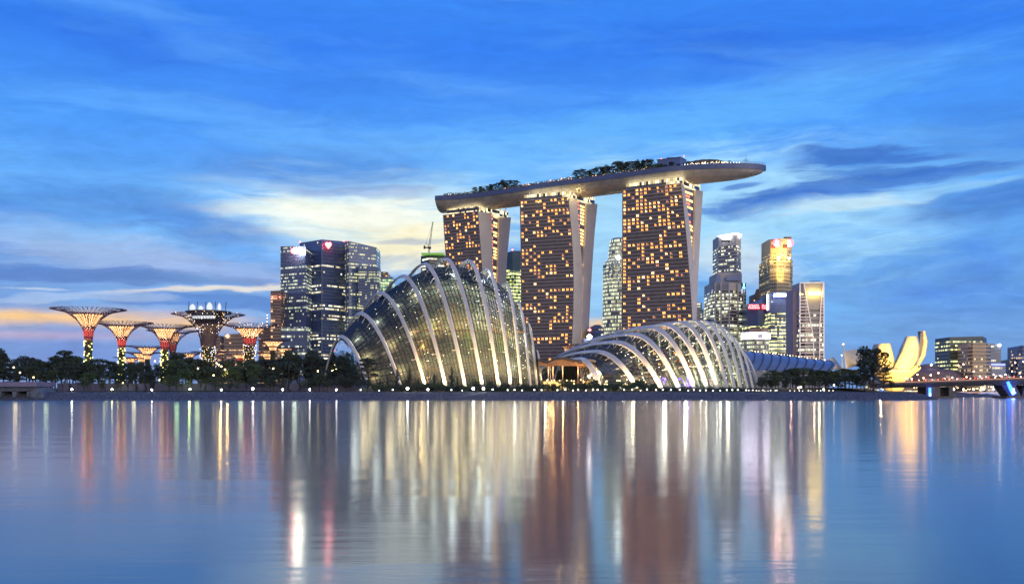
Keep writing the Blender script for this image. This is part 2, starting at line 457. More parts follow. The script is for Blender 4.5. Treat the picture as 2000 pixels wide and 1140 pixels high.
# ================================================================== conservatories
steel_white = mat('off_white_painted_steel', (.62,.60,.60), .42, 0, .06, .25)
mull_m = mat('dark_mullion', (.05,.052,.065), .5, .3, 0)
truss_m = mat('white_strut', (.72,.70,.68), .5, 0, 0)
def glass_mat(name, tint, a=.0):
    m = bpy.data.materials.new(name); m.use_nodes = True; t = m.node_tree; E.nt = t
    tr = t.nodes.new('ShaderNodeBsdfTransparent'); tr.inputs[0].default_value = tint
    gl = t.nodes.new('ShaderNodeBsdfGlossy'); gl.inputs['Roughness'].default_value = .05; gl.inputs[0].default_value = (.9,.95,1,1)
    g = t.nodes.new('ShaderNodeNewGeometry')
    bn = t.nodes.new('ShaderNodeBump'); bn.inputs['Strength'].default_value = .25; bn.inputs['Distance'].default_value = .5
    t.links.new(fbm(g.outputs['Position'], .35, 2).s, bn.inputs['Height']); t.links.new(bn.outputs[0], gl.inputs['Normal'])
    fr = t.nodes.new('ShaderNodeFresnel'); fr.inputs[0].default_value = 1.42
    mx = t.nodes.new('ShaderNodeMixShader'); t.links.new((E(fr.outputs[0])*1.0 + a*.35).s, mx.inputs[0])
    t.links.new(tr.outputs[0], mx.inputs[1]); t.links.new(gl.outputs[0], mx.inputs[2])
    t.links.new(mx.outputs[0], t.nodes['Material Output'].inputs['Surface'])
    return m
glassA = glass_mat('conservatory_glass', (.84,.88,.84,1)); glassB = glassA
def crom(arr, s):
    n = len(arr); s = max(0, min(n-1-1e-6, s)); i = int(s); f = s-i
    g = lambda k: arr[k] if 0 <= k < n else (arr[0]*2-arr[1] if k < 0 else arr[n-1]*2-arr[n-2])
    p0, p1, p2, p3 = g(i-1), g(i), g(i+1), g(i+2)
    return .5*((2*p1) + (p2-p0)*f + (2*p0-5*p1+4*p2-p3)*f*f + (3*p1-p0-3*p2+p3)*f*f*f)
class Arcs:
    def __init__(s, rows, z0, pf, pb):
        s.z0 = z0; s.pf = pf; s.pb = pb; s.F = []; s.A = []; s.B = []
        for pxf, Yf, pxa, pya, pxb, Yb in rows:
            f, b = Vector((PX(pxf,Yf), Yf, z0)), Vector((PX(pxb,Yb), Yb, z0))
            k = (pxa-1000)/F; q = (f.x - k*f.y) / ((k*(b.y-f.y)) - (b.x-f.x))      # the crown of the arch stands over its chord
            s.F.append(f); s.A.append(P(pxa, pya, f.y+(b.y-f.y)*q)); s.B.append(b)
        s.n = len(rows)
    def pt(s, u, t, k=1.0, kz=1.0):
        F_, A_, B_ = crom(s.F, u), crom(s.A, u), crom(s.B, u)
        C = (F_+B_)/2
        h = A_.lerp(F_, t) if t > 0 else A_.lerp(B_, -t)
        z = (A_.z-s.z0)*(1-abs(t)**(s.pf if t > 0 else s.pb))
        return Vector((C.x+(h.x-C.x)*k, C.y+(h.y-C.y)*k, s.z0+z*kz))
def spotlamp(name, loc, target, power, col, ang=60, blend=.6, rad=.3, parent=None):
    d = bpy.data.lights.new(name, 'SPOT'); d.energy = power; d.color = col; d.spot_size = radians(ang); d.spot_blend = blend; d.shadow_soft_size = rad
    o = bpy.data.objects.new(name, d); S.collection.objects.link(o)
    v = (Vector(target)-Vector(loc)); o.rotation_euler = v.to_track_quat('-Z', 'Y').to_euler(); o.location = loc
    return o
def pointlamp(name, loc, power, col, rad=.4):
    d = bpy.data.lights.new(name, 'POINT'); d.energy = power; d.color = col; d.shadow_soft_size = rad
    o = bpy.data.objects.new(name, d); S.collection.objects.link(o); o.location = loc; return o

def conservatory(name, label, arcs, gk, w_top, w_foot, th, power, strut_step, glass, u0=.0, u1=None, cols=60, rows_=34, every=1, upc=(1,.66,.27)):
    c = (arcs.F[arcs.n//2]+arcs.B[arcs.n//2])/2
    root = thing(name, (c.x, c.y, arcs.z0), label, 'conservatory')
    k, kz = gk; u1 = u1 if u1 is not None else arcs.n-1
    # shell
    def sp(i, j): return arcs.pt(u0+(u1-u0)*i/cols, -1+2*j/rows_, k, kz)
    mb = MB(); mb.loft([[sp(i, j) for j in range(rows_+1)] for i in range(cols+1)], False, False)
    build(mb, 'glass_shell', glass, root, True)
    mb = MB()
    for i in range(cols+1):
        mb.tube([sp(i, j) for j in range(rows_+1)], (.24 if name[0] == 't' else .15), 3, False)
    for j in range(1, rows_):
        mb.tube([sp(i, j) for i in range(cols+1)], (.24 if name[0] == 't' else .15), 3, False)
    build(mb, 'mullion_grid', mull_m, root)
    # end walls of glass
    for u in (u0, u1):
        mb = MB(); pts = [arcs.pt(u, -1+2*j/rows_, k, kz) for j in range(rows_+1)]
        n = len(mb.v); mb.v += [tuple(p) for p in pts]; mb.face(tuple(range(len(pts))))
        build(mb, 'end_glazing', glass, root)
    # arches
    N = 48
    for a in range(arcs.n):
        pl = [arcs.pt(a, -1+2*j/N) for j in range(N+1)]
        bn = (arcs.F[a]-arcs.B[a]).cross(Vector((0,0,1))).normalized()
        rings = []
        for j, p in enumerate(pl):
            t = -1+2*j/N; tg = (pl[min(j+1,N)]-pl[max(j-1,0)]).normalized()
            q = arcs.pt(min(a+.05, arcs.n-1), t) - arcs.pt(max(a-.05, 0), t)
            b_ = (q - tg*q.dot(tg)).normalized() if q.length > 1e-4 else bn
            nn = tg.cross(b_).normalized()
            ww = (w_foot + (w_top-w_foot)*(1-abs(t)**1.5))/2; tt = th/2
            rings.append([p+b_*ww+nn*tt*.5, p+b_*ww*.7+nn*tt, p-b_*ww*.7+nn*tt, p-b_*ww+nn*tt*.5, p-b_*ww-nn*tt*.5, p-b_*ww*.7-nn*tt, p+b_*ww*.7-nn*tt, p+b_*ww-nn*tt*.5])
        mb = MB(); mb.loft(rings)
        ar = build(mb, 'arch', steel_white, root)
        mb = MB()
        for j in range(2*strut_step, 2*strut_step*14, 2*strut_step):
            t = -.9+1.86*j/(2*strut_step*14)*1.0
            if abs(t) > .93: continue
            p = arcs.pt(a, t); 
            for du in (-.16, .16):
                if 0 <= a+du <= arcs.n-1: mb.tube([p, arcs.pt(a+du, t-.015, k, kz)], .11, 3)
        build(mb, 'bracing', truss_m, ar)
        f = arcs.F[a]; tgt = arcs.pt(a, .55)
        spotlamp('arch_uplight', (f.x+.6, f.y-4.5, arcs.z0-.2), arcs.pt(a, .80), power*(.10 if (a == 0 and name[0] == 'l') else 1.7 if (a > 6 and name[0] == 'l') else 1), upc, 75, .9, .25)
    mb = MB(); ring_ = [arcs.pt(u0+(u1-u0)*i/cols, 1, k, kz) for i in range(cols+1)] + [arcs.pt(u1-(u1-u0)*i/cols, -1, k, kz) for i in range(cols+1)]
    mb.loft([[p+Vector((0,0,-2)) for p in ring_], [p+Vector((0,0,.5)) for p in ring_]])
    build(mb, 'plinth', con, root)
    return root

rowsA = [ # foot px,Y | apex px,py | back px,Y
 (722,450,665,657,630,485), (784,443,702,612,646,500), (832,437,741,572,664,515), (871,432,785,539,688,525), (909,430,827,515,724,530), (943,430,869,505,768,530),
 (974,432,915.5,508.5,820,530), (998,436,952,526,872,527), (1018,442,989,555,925,520), (1036,449,1012,591,968,510), (1049,457,1032,633,1006,498), (1058,465,1049,686,1036,485)]
A_ = Arcs(rowsA, 5.0, 1.75, 1.85)
domeA = conservatory('tall_conservatory', 'tall ribbed glass conservatory with white arches rising left of the middle hotel tower', A_, (.955,.935), 1.8, 1.3, .8, 90000, 1, glassA, .0, 10.9, 66, 34)
rowsB = [
 (1173,440,1130,700,1010,505), (1244,436,1158,686,1010,512), (1291,434,1194,668,1014,520), (1325,434,1230,652.5,1018,528), (1356,436,1266,640,1024,534), (1381,438,1293,634,1030,538), (1401,441,1327,630,1040,540),
 (1420,445,1351,626,1055,540), (1435,450,1372,627,1080,538), (1448,455,1392,631,1120,533), (1460,461,1411,643,1180,525), (1471,468,1428,661,1260,512), (1483,475,1441,684,1360,495)]
B_ = Arcs(rowsB, 5.0, 2.15, 2.3)
domeB = conservatory('low_conservatory', 'long low shell-shaped glass conservatory with broad cream arches fanning to the right', B_, (.95,.90), 2.7, 1.8, .7, 100000, 1, glassB, .3, 11.8, 64, 36)

# planting mound and walkways inside the tall conservatory
def inner_mat(name, c1, c2, c3, sc):
    m = bpy.data.materials.new(name); m.use_nodes = True; t = m.node_tree; E.nt = t; b = t.nodes['Principled BSDF']
    g = t.nodes.new('ShaderNodeNewGeometry'); f = fbm(g.outputs['Position'], sc, 6, .65); f2 = fbm(g.outputs['Position'], sc*.25, 3)
    t.links.new(cmix(sstep(.45,.65,f2), cmix(sstep(.35,.6,f), c1+(1,), c2+(1,)), c3+(1,)), b.inputs['Base Color']); b.inputs['Roughness'].default_value = .8
    return m
plant_m = inner_mat('planted_slope', (.05,.06,.05), (.20,.21,.15), (.20,.15,.10), 1.3)
def bumpy(fn, nu, nv, amp, sc):
    rings = []
    for i in range(nu+1):
        r = []
        for j in range(nv+1):
            p = fn(i/nu, j/nv)
            d = Vector((mnoise.noise(p/sc), mnoise.noise(p/sc+Vector((9,3,1))), mnoise.noise(p/sc+Vector((1,7,4)))))*amp
            d += Vector((mnoise.noise(p/(sc*.3)), mnoise.noise(p/(sc*.3)+Vector((9,3,1))), mnoise.noise(p/(sc*.3)+Vector((1,7,4)))))*amp*.5
            r.append(p+d)
        rings.append(r)
    return rings
mb = MB(); mb.loft(bumpy(lambda u, v: A_.pt(.02+10.5*u, -1+2*v, .80, .87 + .03*sin(u*9)), 90, 50, 1.7, 4.0), False, False)
o = build(mb, 'planted_mountain', plant_m, None, True); tag(o, 'green and brown planted mountain inside the tall glass conservatory', 'indoor garden')
walk_m = mat('walkway_soffit', (.45,.28,.16), .6, 0, .1, .5)
def walkway(kz, u0, u1, k, label):
    mb = MB(); prev = None
    for i in range(41):
        u = u0+(u1-u0)*i/40
        p = A_.pt(u, .62, k, 1); p.z = 5+kz
        if prev: mb.bar(prev, p, 1.8, .5)
        prev = p
    o = build(mb, 'walkway', walk_m); tag(o, label, 'walkway')
walkway(25, 2.4, 9.0, .93, 'upper curved brown walkway across the inside of the tall conservatory')
walkway(8.5, .8, 7.2, .93, 'lower brown walkway across the inside of the tall conservatory')
for u, t, k, kz, pw, c in ((1.5,.55,.8,.3,1500,(1,.85,.6)), (3,.7,.86,.35,2600,(1,.78,.42)), (4.3,.62,.86,.45,2600,(1,.8,.45)), (5.5,.75,.88,.3,3200,(1,.85,.5)), (6.6,.6,.85,.4,2600,(.95,.95,.75)),
        (8,.7,.87,.35,2600,(.9,.95,.9)), (7.4,.35,.86,.72,1800,(.35,.35,1)), (9.6,.7,.85,.3,1800,(1,.9,.7)), (5,.3,.85,.8,1500,(.8,.95,.9)), (3.2,.3,.85,.75,1200,(.85,.95,.8)), (6.8,.3,.85,.85,1300,(.7,.9,1))):
    p = A_.pt(u, t, k, kz*1.25); pointlamp('garden_light', p, pw*.9, c, 1.2)
for i in range(11):
    for t, pw in ((.30, 2600), (.62, 3000), (.86, 2400)):
        pointlamp('interior_glow', A_.pt(.35+i*.95, t, .905, .925), pw*.78, (1,.80,.47) if t > .5 else (.86,.92,.82), 2.5)
def glowdots(pts, r, m, name, parent, kind='stuff'):
    mb = MB()
    for p in pts: mb.octa(p, r)
    o = build(mb, name, m, parent)
    if kind: tag(o, kind=kind)
    return o
wdot = lampmat('small_white_lamp', (1,.95,.8), 14); ydot = lampmat('small_warm_lamp', (1,.72,.3), 12)
rnd = random.Random(4)
for u, t, c in ((3.3,.62,(1,.75,.12)), (4.6,.66,(1,.7,.15)), (5.3,.74,(.9,1,.2)), (6.3,.6,(.9,1,.85)), (7.3,.72,(.8,1,.15)), (5.9,.55,(.85,1,.9)), (2.6,.74,(1,.6,.2)), (8.3,.66,(.7,.8,1))):
    pointlamp('plant_lamp', A_.pt(u, t, .885, .92), 1100, c, .35)
pts = [A_.pt(rnd.uniform(.8,9.5), rnd.uniform(.05,.9), .90, .9) for _ in range(210)]
glowdots(pts, .11, wdot, 'inner_lamps', domeA)
# flowering garden inside the low conservatory
col_m = mat('pale_tree_column', (.32,.34,.24), .7, 0, .3, .7)
mb = MB(); mb.loft(bumpy(lambda u, v: B_.pt(.8+10.5*u, -1+2*v, .80, .22 + .08*sin(u*13)), 80, 34, 1.3, 3.5), False, False)
o = build(mb, 'indoor_flower_field', inner_mat('flower_bed', (.03,.045,.03), (.08,.10,.07), (.13,.07,.10), .8), None, True); tag(o, 'dark planted flower field inside the low conservatory', 'indoor garden')
mb = MB()
for i in range(13):
    u = 2.5+i*.75; a = B_.pt(u, .72, .92, 1); a.z = 5; b_ = B_.pt(u+.55, .15, .93, .86); m_ = (a+b_)/2 + Vector((-2.5,0,2.5))
    mb.tube([a, m_, b_], [.75,.6,.4], 6)
build(mb, 'inner_columns', col_m, domeB)
for u, t, k, kz, pw, c in ((2,.6,.85,.4,1500,(1,.8,.5)), (4,.65,.86,.4,2200,(1,.85,.6)), (5.6,.7,.86,.3,2600,(.95,.95,.8)), (7.2,.68,.86,.35,2600,(.95,.95,.8)), (8.8,.68,.86,.3,2600,(1,.9,.7)), (10,.6,.86,.3,2600,(1,.85,.6))):
    p = B_.pt(u, t, k, kz); pointlamp('garden_light', p, pw*2.2, c, 1.5); pointlamp('interior_glow', B_.pt(u+.5, .35, .88, .82), 2600, (.9,.9,.8), 2.5)
violet = lampmat('violet_display_light', (.22,.12,1), 4)
for px, w_ in ((1294,18), (1331,11), (1345,6)):
    mb = MB(); q = P(px, 747, 448)
    for i in range(9): mb.box(q+Vector((rnd.uniform(-w_*.1,w_*.1), rnd.uniform(0,2), rnd.uniform(-1.5,2))), (rnd.uniform(.4,1.0), .3, rnd.uniform(.5,1.6)))
    o = build(mb, 'display_panel', violet, domeB)
glowdots([B_.pt(rnd.uniform(1.5,11), rnd.uniform(.35,.95), .93, .9) for _ in range(110)], .15, wdot, 'inner_lamps', domeB)

# ================================================================== hotel towers and the sky deck
conc_w = mat('pale_concrete_cladding', (.66,.60,.56), .65, 0, .05, .08)
dkglass = mat('dark_tower_glass', (.125,.10,.115), .18, 0, .2, .2, spec=.8)
slab_m = mat('balcony_edge', (.42,.39,.44), .6, 0, .06, .3)
rail_m = mat('room_partition', (.16,.14,.18), .6, 0, 0)
litA = [lampmat('amber_room_light', (1,.36,.07), 2.8, 'NONE'), lampmat('warm_room_light', (1,.40,.10), 3.6, 'NONE'), lampmat('dim_room_light', (1,.40,.18), 1.0, 'NONE'), lampmat('pale_room_light', (1,.56,.24), 4.2, 'NONE')]
crown_glass = winmat('rooftop_lounge_glazing', (.08,.09,.14), (1,.75,.3,1), (1,.85,.5,1), .42, 2.2, 3.2, 2.0, 3)
def polyat(tab, z):
    if z <= tab[0][0]: return Vector(tab[0][1])
    for (z0, p0), (z1, p1) in zip(tab, tab[1:]):
        if z <= z1: return Vector(p0).lerp(Vector(p1), (z-z0)/(z1-z0))
    return Vector(tab[-1][1])
def smooth_table(rows, Y, cols):
    """rows: (py, px...) from the top down, read on the near corner at distance Y -> list of (z, (x, y)) per column"""
    out = [[] for _ in cols]
    for r in reversed(rows):
        z = PZ(r[0], Y)
        for i, (k, yy) in enumerate(cols): out[i].append((z, (PX(r[1+i], yy), yy)))
    return out
def hotel_tower(label, rows, YL, YR, seed, dens, gaps, ncol, side):
    L, R, Sx, U, V = smooth_table(rows, YR, (('L',YL), ('R',YR), ('S',YR+9), ('U',YR+27), ('V',YR+36)))
    ztop = L[-1][0]; zb = 3.0
    c = polyat(L, 0).lerp(polyat(V, 0), .5)
    root = thing('hotel_tower', (c.x, c.y, GZ), label, 'hotel tower', 'hotel towers under the sky deck')
    zs = [zb+(ztop-zb)*i/40 for i in range(41)]
    def v3(p, z): return Vector((p.x, p.y, z))
    near = []; far = []
    for z in zs:
        l, r, s, u, v = (polyat(t, z) for t in (L, R, Sx, U, V))
        near.append([v3(l, z), v3(r, z), v3(s, z), v3(l+(s-r), z)])
        far.append([v3(l+(u-r), z), v3(u, z), v3(v, z), v3(l+(v-r), z)])
    # near slab: concrete box with a glazed front set 3 mm proud
    mb = MB(); mb.loft(near); build(mb, 'near_slab', conc_w, root)
    mb = MB(); mb.loft(far); build(mb, 'far_slab', conc_w, root)
    def front(z, f, out=0.0):
        l, r, s = polyat(L, z), polyat(R, z), polyat(Sx, z)
        n = (r-s).normalized(); p = l.lerp(r, f) + n*out
        return v3(p, z)
    mb = MB(); mb.loft([[front(z, .0, .12), front(z, .995, .12)] for z in zs], False, False); build(mb, 'front_glazing', dkglass, root)
    nf = 55; fh = (ztop-8)/nf
    mb = MB(); fin = MB()
    for i in range(nf+1):
        z = 8+i*fh
        a, b_ = front(z, -.002, .5), front(z, 1.0, .5); mb.bar(a, b_, 1.1, .55)
    for j in range(0, ncol+1):
        f = j/ncol*.995
        if j % 3 == 0:
            for i in range(0, 40): fin.bar(front(zs[i], f, .35), front(zs[i+1], f, .35), .28, .6)
    build(mb, 'balcony_slabs', slab_m, root); build(fin, 'partition_fins', rail_m, root)
    # lit rooms
    rg = random.Random(seed); cand = []
    for i in range(nf):
        zc = 8+(i+.5)*fh; rowf = dens*(.35+1.3*rg.random())
        zf = zc/ztop
        rowf *= 1.25 if zf > .9 else 1
        if any(a <= i <= b_ for a, b_ in gaps): rowf *= .08
        for j in range(ncol):
            colk = .6 + .8*abs(sin(j*2.3+seed))
            if rg.random() < rowf*colk: cand.append((i, j, rg.random()))
    sm = [0]*len(litA)
    def lit_quad(mb, i, j, rr):
        z0 = 8+i*fh+.85; z1 = 8+(i+1)*fh-.6; w0 = .24+.10*rr
        f0, f1 = (j+w0)/ncol*.995, (j+1-w0*.8)/ncol*.995
        fm = f0+(f1-f0)*(.44+.2*rr); z2 = z1-(.5 if rr > .5 else 0)
        mb.quad(front(z0, f0, .22), front(z0, fm-.004, .22), front(z1, fm-.004, .22), front(z1, f0, .22))
        mb.quad(front(z0, fm+.004, .22), front(z0, f1, .22), front(z2, f1, .22), front(z2, fm+.004, .22))
    def pick(rr): return 0 if rr < .45 else 1 if rr < .72 else 2 if rr < .88 else 3
    cand.sort(key=lambda q: -q[0])
    for (i, j, rr) in cand[:95]:
        mb = MB(); lit_quad(mb, i, j, rr); build(mb, 'lit_window', litA[pick(rr*7.7 % 1)], root)
    mb = MB()
    for (i, j, rr) in cand[95:]: mb.cur = pick(rr*7.7 % 1); lit_quad(mb, i, j, rr)
    tag(build(mb, 'lower_lit_windows', litA, root), kind='stuff')
    # glazing between the two slabs with the corridor lights
    mb = MB(); gl = MB()
    inn = []
    for z in zs:
        s, u, l, r = polyat(Sx, z), polyat(U, z), polyat(L, z), polyat(R, z)
        d = (r-l).normalized()*-2.0
        inn.append([v3(s+d, z), v3(u+d, z)])
    mb.loft(inn, False, False); build(mb, 'end_glazing', dkglass, root)
    mbs = [MB(), MB()]
    for i in range(nf):
        z = 8+(i+.5)*fh; s, u, l, r = polyat(Sx, z), polyat(U, z), polyat(L, z), polyat(R, z)
        if (u-s).length < 2.2: continue
        d = (r-l).normalized()*-1.8
        for f0, f1, pr, mi in side:
            if rg.random() < pr:
                a, b_ = s.lerp(u, f0)+d, s.lerp(u, f1)+d
                mbs[mi].quad(v3(a, z-fh*.3), v3(b_, z-fh*.3), v3(b_, z+fh*.3), v3(a, z+fh*.3))
    if mbs[0].f: build(mbs[0], 'stair_lights', lampmat('red_stair_light', (1,.22,.10), 1.8, 'NONE'), root)
    if mbs[1].f: build(mbs[1], 'corridor_lights', lampmat('amber_corridor_light', (1,.60,.18), 3.0, 'NONE'), root)
    # recessed crown under the deck
    l, r, s, v = (polyat(t, ztop) for t in (L, R, Sx, V))
    ins = (r-l).normalized()*2.5; q = (v-r).normalized()*2.5
    poly = [l+ins+q, r-ins*.6+q, v-ins*.6-q, l+(v-r)+ins-q]
    mb = MB(); mb.prism([(p.x, p.y) for p in poly], ztop-.5, ztop+6.0); build(mb, 'crown', crown_glass, root)
    mb = MB()
    for f in (.1,.3,.55,.8,.97):
        for e in (.15,.85):
            p = poly[0].lerp(poly[1], f).lerp(poly[3].lerp(poly[2], f), e)
            for dx in (-3.2, 3.2): mb.tube([v3(p, ztop), (p.x+dx, p.y, ztop+9)], .45, 6)
    build(mb, 'deck_strut', conc_w, root)
    return root, (L, R, V, ztop)
t1 = hotel_tower('narrowest hotel tower, the left one under the sky deck, partly behind the tall conservatory',
  [(413,866,934,960,975,998), (494,871,940,961.5,973,990.5), (530,872,943,962,971.5,989), (600,874,945,965,966,986), (760,876,945,966,966.5,984)], 1073, 1050, 5, .28, [(24,30)], 12, [(.05,.35,.85,0), (.45,.95,.45,1)])
t2 = hotel_tower('middle hotel tower under the sky deck, rising between the two conservatories',
  [(385,1016,1110.6,1128,1146,1167), (442,1017,1116,1131,1144,1161.5), (500,1018,1120,1136,1141,1157.5), (550,1018,1121,1138.4,1139,1154.5), (605,1018,1120.5,1137,1137.5,1151.6), (668,1018,1118,1135,1135.5,1149), (760,1019,1113,1132,1132.5,1147)], 1005, 984, 8, .31, [(9,11)], 13, [(.05,.35,.8,0), (.45,.95,.55,1)])
t3 = hotel_tower('nearest and widest hotel tower, the right one under the sky deck, behind the low conservatory',
  [(358,1216,1331,1336.5,1359,1373), (444,1216,1339.5,1348,1357,1368), (470,1216,1342,1350.5,1355.5,1366.5), (505,1215.5,1345,1353.6,1354,1365), (560,1215,1349,1355.2,1355.6,1362.5), (621,1214.5,1353,1357,1357.4,1360.6), (760,1213,1356,1358,1358.4,1360.8)], 952, 920, 11, .37, [(12,14)], 14, [(.1,.9,.4,1), (.15,.6,.25,0)])

# --- sky deck: a boat-like hull over the three towers
hull_m = mat('deck_hull_cladding', (.40,.38,.37), .45, 0, .10, .10)
def seams(m, sx, sz, k=.72):
    t = m.node_tree; E.nt = t; b = t.nodes['Principled BSDF']; src = b.inputs['Base Color'].links[0].from_socket
    g = t.nodes.new('ShaderNodeNewGeometry'); x, y, z = sep(g.outputs['Position'])
    l = E.m('MINIMUM', E.m('LESS_THAN', E.m('FRACT', (x + y*.45)/sx), .07) + E.m('LESS_THAN', E.m('FRACT', z/sz), .08), 1.0)
    pn = white(vec(E.m('FLOOR', (x + y*.45)/sx), E.m('FLOOR', z/sz), 0.0))
    v = t.nodes.new('ShaderNodeVectorMath'); v.operation = 'SCALE'; t.links.new(src, v.inputs[0]); t.links.new(((1.0 - l*(1-k)) * (pn*.16 + .92)).s, v.inputs['Scale'])
    t.links.new(v.outputs[0], b.inputs['Base Color'])
seams(hull_m, 6.5, 3.1)
fascia_m = mat('deck_fascia', (.09,.13,.28), .4, 0, .1, .2)
cl = [(857,1086), (870,1084), (935,1072), (1030,1038), (1120,1006), (1230,972), (1340,942), (1430,930), (1496,926)]
CL = [Vector((PX(p, Y), Y, 0)) for p, Y in cl]
NS = 60; ctr = [crom(CL, (len(CL)-1)*i/NS) for i in range(NS+1)]
def hw(f):
    l = (1-(1-f/.075)**2)**.5 if f < .075 else 1
    r = (1-max(0, (f-.66)/.34)**2.3)**.62 if f > .66 else 1
    return max(.02, l*r)
DZ = 206.5
def rim(f): return DZ + 1.6*sin(pi*f)*0
rings = []; ringsf = []; deckpts = []; nrm = []
for i in range(NS+1):
    f = i/NS; c = ctr[i]; t = (ctr[min(i+1,NS)]-ctr[max(i-1,0)]).normalized(); n = Vector((t.y, -t.x, 0))   # n points to the viewer
    nrm.append(n); w_ = 19.5*hw(f); dp = 11.5*(hw(f)**.75); z = rim(f)
    prof = [(1,0), (.985,-.12), (.93,-.33), (.82,-.56), (.62,-.80), (.35,-.95), (0,-1), (-.35,-.95), (-.62,-.80), (-.82,-.56), (-.93,-.33), (-.985,-.12), (-1,0)]
    rings.append([c+n*(w_*a)+Vector((0,0,z+b*dp)) for a, b in prof])
    ringsf.append((c+n*(w_+.4), c+n*(w_-.2), c-n*(w_-.2), c-n*(w_+.4)))
    deckpts.append((c, n, w_))
sd = thing('sky_deck', (ctr[30].x, ctr[30].y, DZ), 'long boat-shaped sky deck lying across the tops of the three hotel towers', 'roof deck')
mb = MB(); mb.loft(rings, True); build(mb, 'hull', hull_m, sd, True)
mb = MB()
for i in range(NS):
    for side_ in (0, 3):
        a, b_ = ringsf[i][side_], ringsf[i+1][side_]; a2, b2_ = ringsf[i][1 if side_ == 0 else 2], ringsf[i+1][1 if side_ == 0 else 2]
        mb.loft([[(a.x,a.y,DZ-2.0), (a2.x,a2.y,DZ-2.0), (a2.x,a2.y,DZ+2.7), (a.x,a.y,DZ+2.7)], [(b_.x,b_.y,DZ-2.0), (b2_.x,b2_.y,DZ-2.0), (b2_.x,b2_.y,DZ+2.7), (b_.x,b_.y,DZ+2.7)]])
build(mb, 'parapet', fascia_m, sd)
mb = MB(); mb.loft([[c+n*w_*.97+Vector((0,0,DZ+1.0)), c-n*w_*.97+Vector((0,0,DZ+1.0))] for c, n, w_ in deckpts], False, False); build(mb, 'deck_floor', con, sd)
mb = MB()
for i in range(46, NS):
    for k_ in range(3):
        f = k_/3; a = ringsf[i][0].lerp(ringsf[i+1][0], f); mb.bar((a.x,a.y,DZ+2.3), (a.x,a.y,DZ+4.2), .16)
    a, b_ = ringsf[i][0], ringsf[i+1][0]; mb.bar((a.x,a.y,DZ+4.2), (b_.x,b_.y,DZ+4.2), .16); mb.bar((a.x,a.y,DZ+3.3), (b_.x,b_.y,DZ+3.3), .1)
build(mb, 'railing', mat('railing_metal', (.12,.13,.17), .4, .5, 0), sd)
def deck(px, side=.85, z=0.0):
    """point on the deck at photo column px, side 1 = front edge, -1 = back edge"""
    best = min(range(NS+1), key=lambda i: abs(1000+2000*(deckpts[i][0].x+deckpts[i][1].x*deckpts[i][2]*side)/(deckpts[i][0].y+deckpts[i][1].y*deckpts[i][2]*side)-px))
    c, n, w_ = deckpts[best]; p = c+n*w_*side
    p.x = PX(px, p.y); return Vector((p.x, p.y, DZ+1.0+z))
# lamps and things on the deck
rd = random.Random(21)
strip = MB()
glowdots([deck(px, .93, 1.9)+Vector((0,0,rd.uniform(0,.3))) for px in [1332+i*5.6 for i in range(21)]], .42, lampmat('round_deck_lamp', (.85,.92,1), 6), 'deck_lamps', sd, None)
glowdots([deck(rd.uniform(870,918), rd.uniform(.3,.9), rd.uniform(1.8,3)) for _ in range(40)] + [deck(rd.uniform(922,1010), rd.uniform(.3,.9), rd.uniform(1.8,4)) for _ in range(45)]
   + [deck(rd.uniform(1010,1120), rd.uniform(.4,.9), rd.uniform(2,5)) for _ in range(120)] + [deck(rd.uniform(1120,1265), rd.uniform(.3,.9), rd.uniform(2,4.5)) for _ in range(60)], .34, lampmat('garden_string_light', (1,.52,.24), 4), 'garden_lights', sd)
# reddish terrace pavilion on the left half
def deck_block(name, label, cat, px0, px1, h, m, side=.3, dep=9, z=0, top=None):
    a, b_ = deck(px0, side, z), deck(px1, side, z); n = (b_-a).normalized(); nn = Vector((n.y, -n.x, 0))
    r = thing(name, (a+b_)/2, label, cat)
    mb = MB(); mb.prism([tuple((a+nn*dep/2).xy), tuple((b_+nn*dep/2).xy), tuple((b_-nn*dep/2).xy), tuple((a-nn*dep/2).xy)], a.z, a.z+h); build(mb, 'body', m, r)
    mb = MB(); mb.prism([tuple((a+nn*(dep/2+.6)-n*.6).xy), tuple((b_+nn*(dep/2+.6)+n*.6).xy), tuple((b_-nn*(dep/2+.6)+n*.6).xy), tuple((a-nn*(dep/2+.6)-n*.6).xy)], a.z+h, a.z+h+.5); build(mb, 'roof', top or fascia_m, r)
    return r, a, b_
deck_block('terrace_pavilion', 'long low reddish lit terrace pavilion on the left half of the sky deck', 'pavilion', 1012, 1118, 3.6, winmat('terrace_glow', (.2,.1,.07), (1,.4,.2,1), (1,.62,.3,1), .9, 1.6, 1.8, 1.3, 9), .35)
plant = mat('plant_room_cladding', (.13,.19,.40), .6, 0, .05, .3)
r_, a, b_ = deck_block('rooftop_plant_room', 'tall blue-grey box-shaped plant room on the right part of the sky deck', 'plant room', 1290, 1334, 12.5, plant, -.1, 15)
mb = MB(); mb.box((a+b_)/2+Vector((-1,0,14)), (7,4,2)); build(mb, 'roof_unit', plant, r_)
mb = MB()
for q in (a, b_): mb.octa(q+Vector((0,-5,14)), .55)
build(mb, 'warning_light', lampmat('red_beacon', (1,.08,.05), 12), r_)
r_ = thing('curved_restaurant', deck(1390,.1,0), 'dark curved-roof restaurant on the right end of the sky deck', 'restaurant')
mb = MB(); n_ = 24; R1 = []
for i in range(n_+1):
    px = 1338+(1436-1338)*i/n_; h = 1.8+5.6*sin(pi*min(1, (i+5)/(n_+5)))**.7 * (1 if i < 16 else 1-.05*(i-16)); a = deck(px, .55, 0); b_ = deck(px, -.3, 0)
    R1.append([a, a+Vector((0,0,h)), b_+Vector((0,0,h)), b_])
mb.loft(R1); build(mb, 'roof', mat('dark_roof_membrane', (.06,.055,.08), .6, 0, .2, .4), r_)
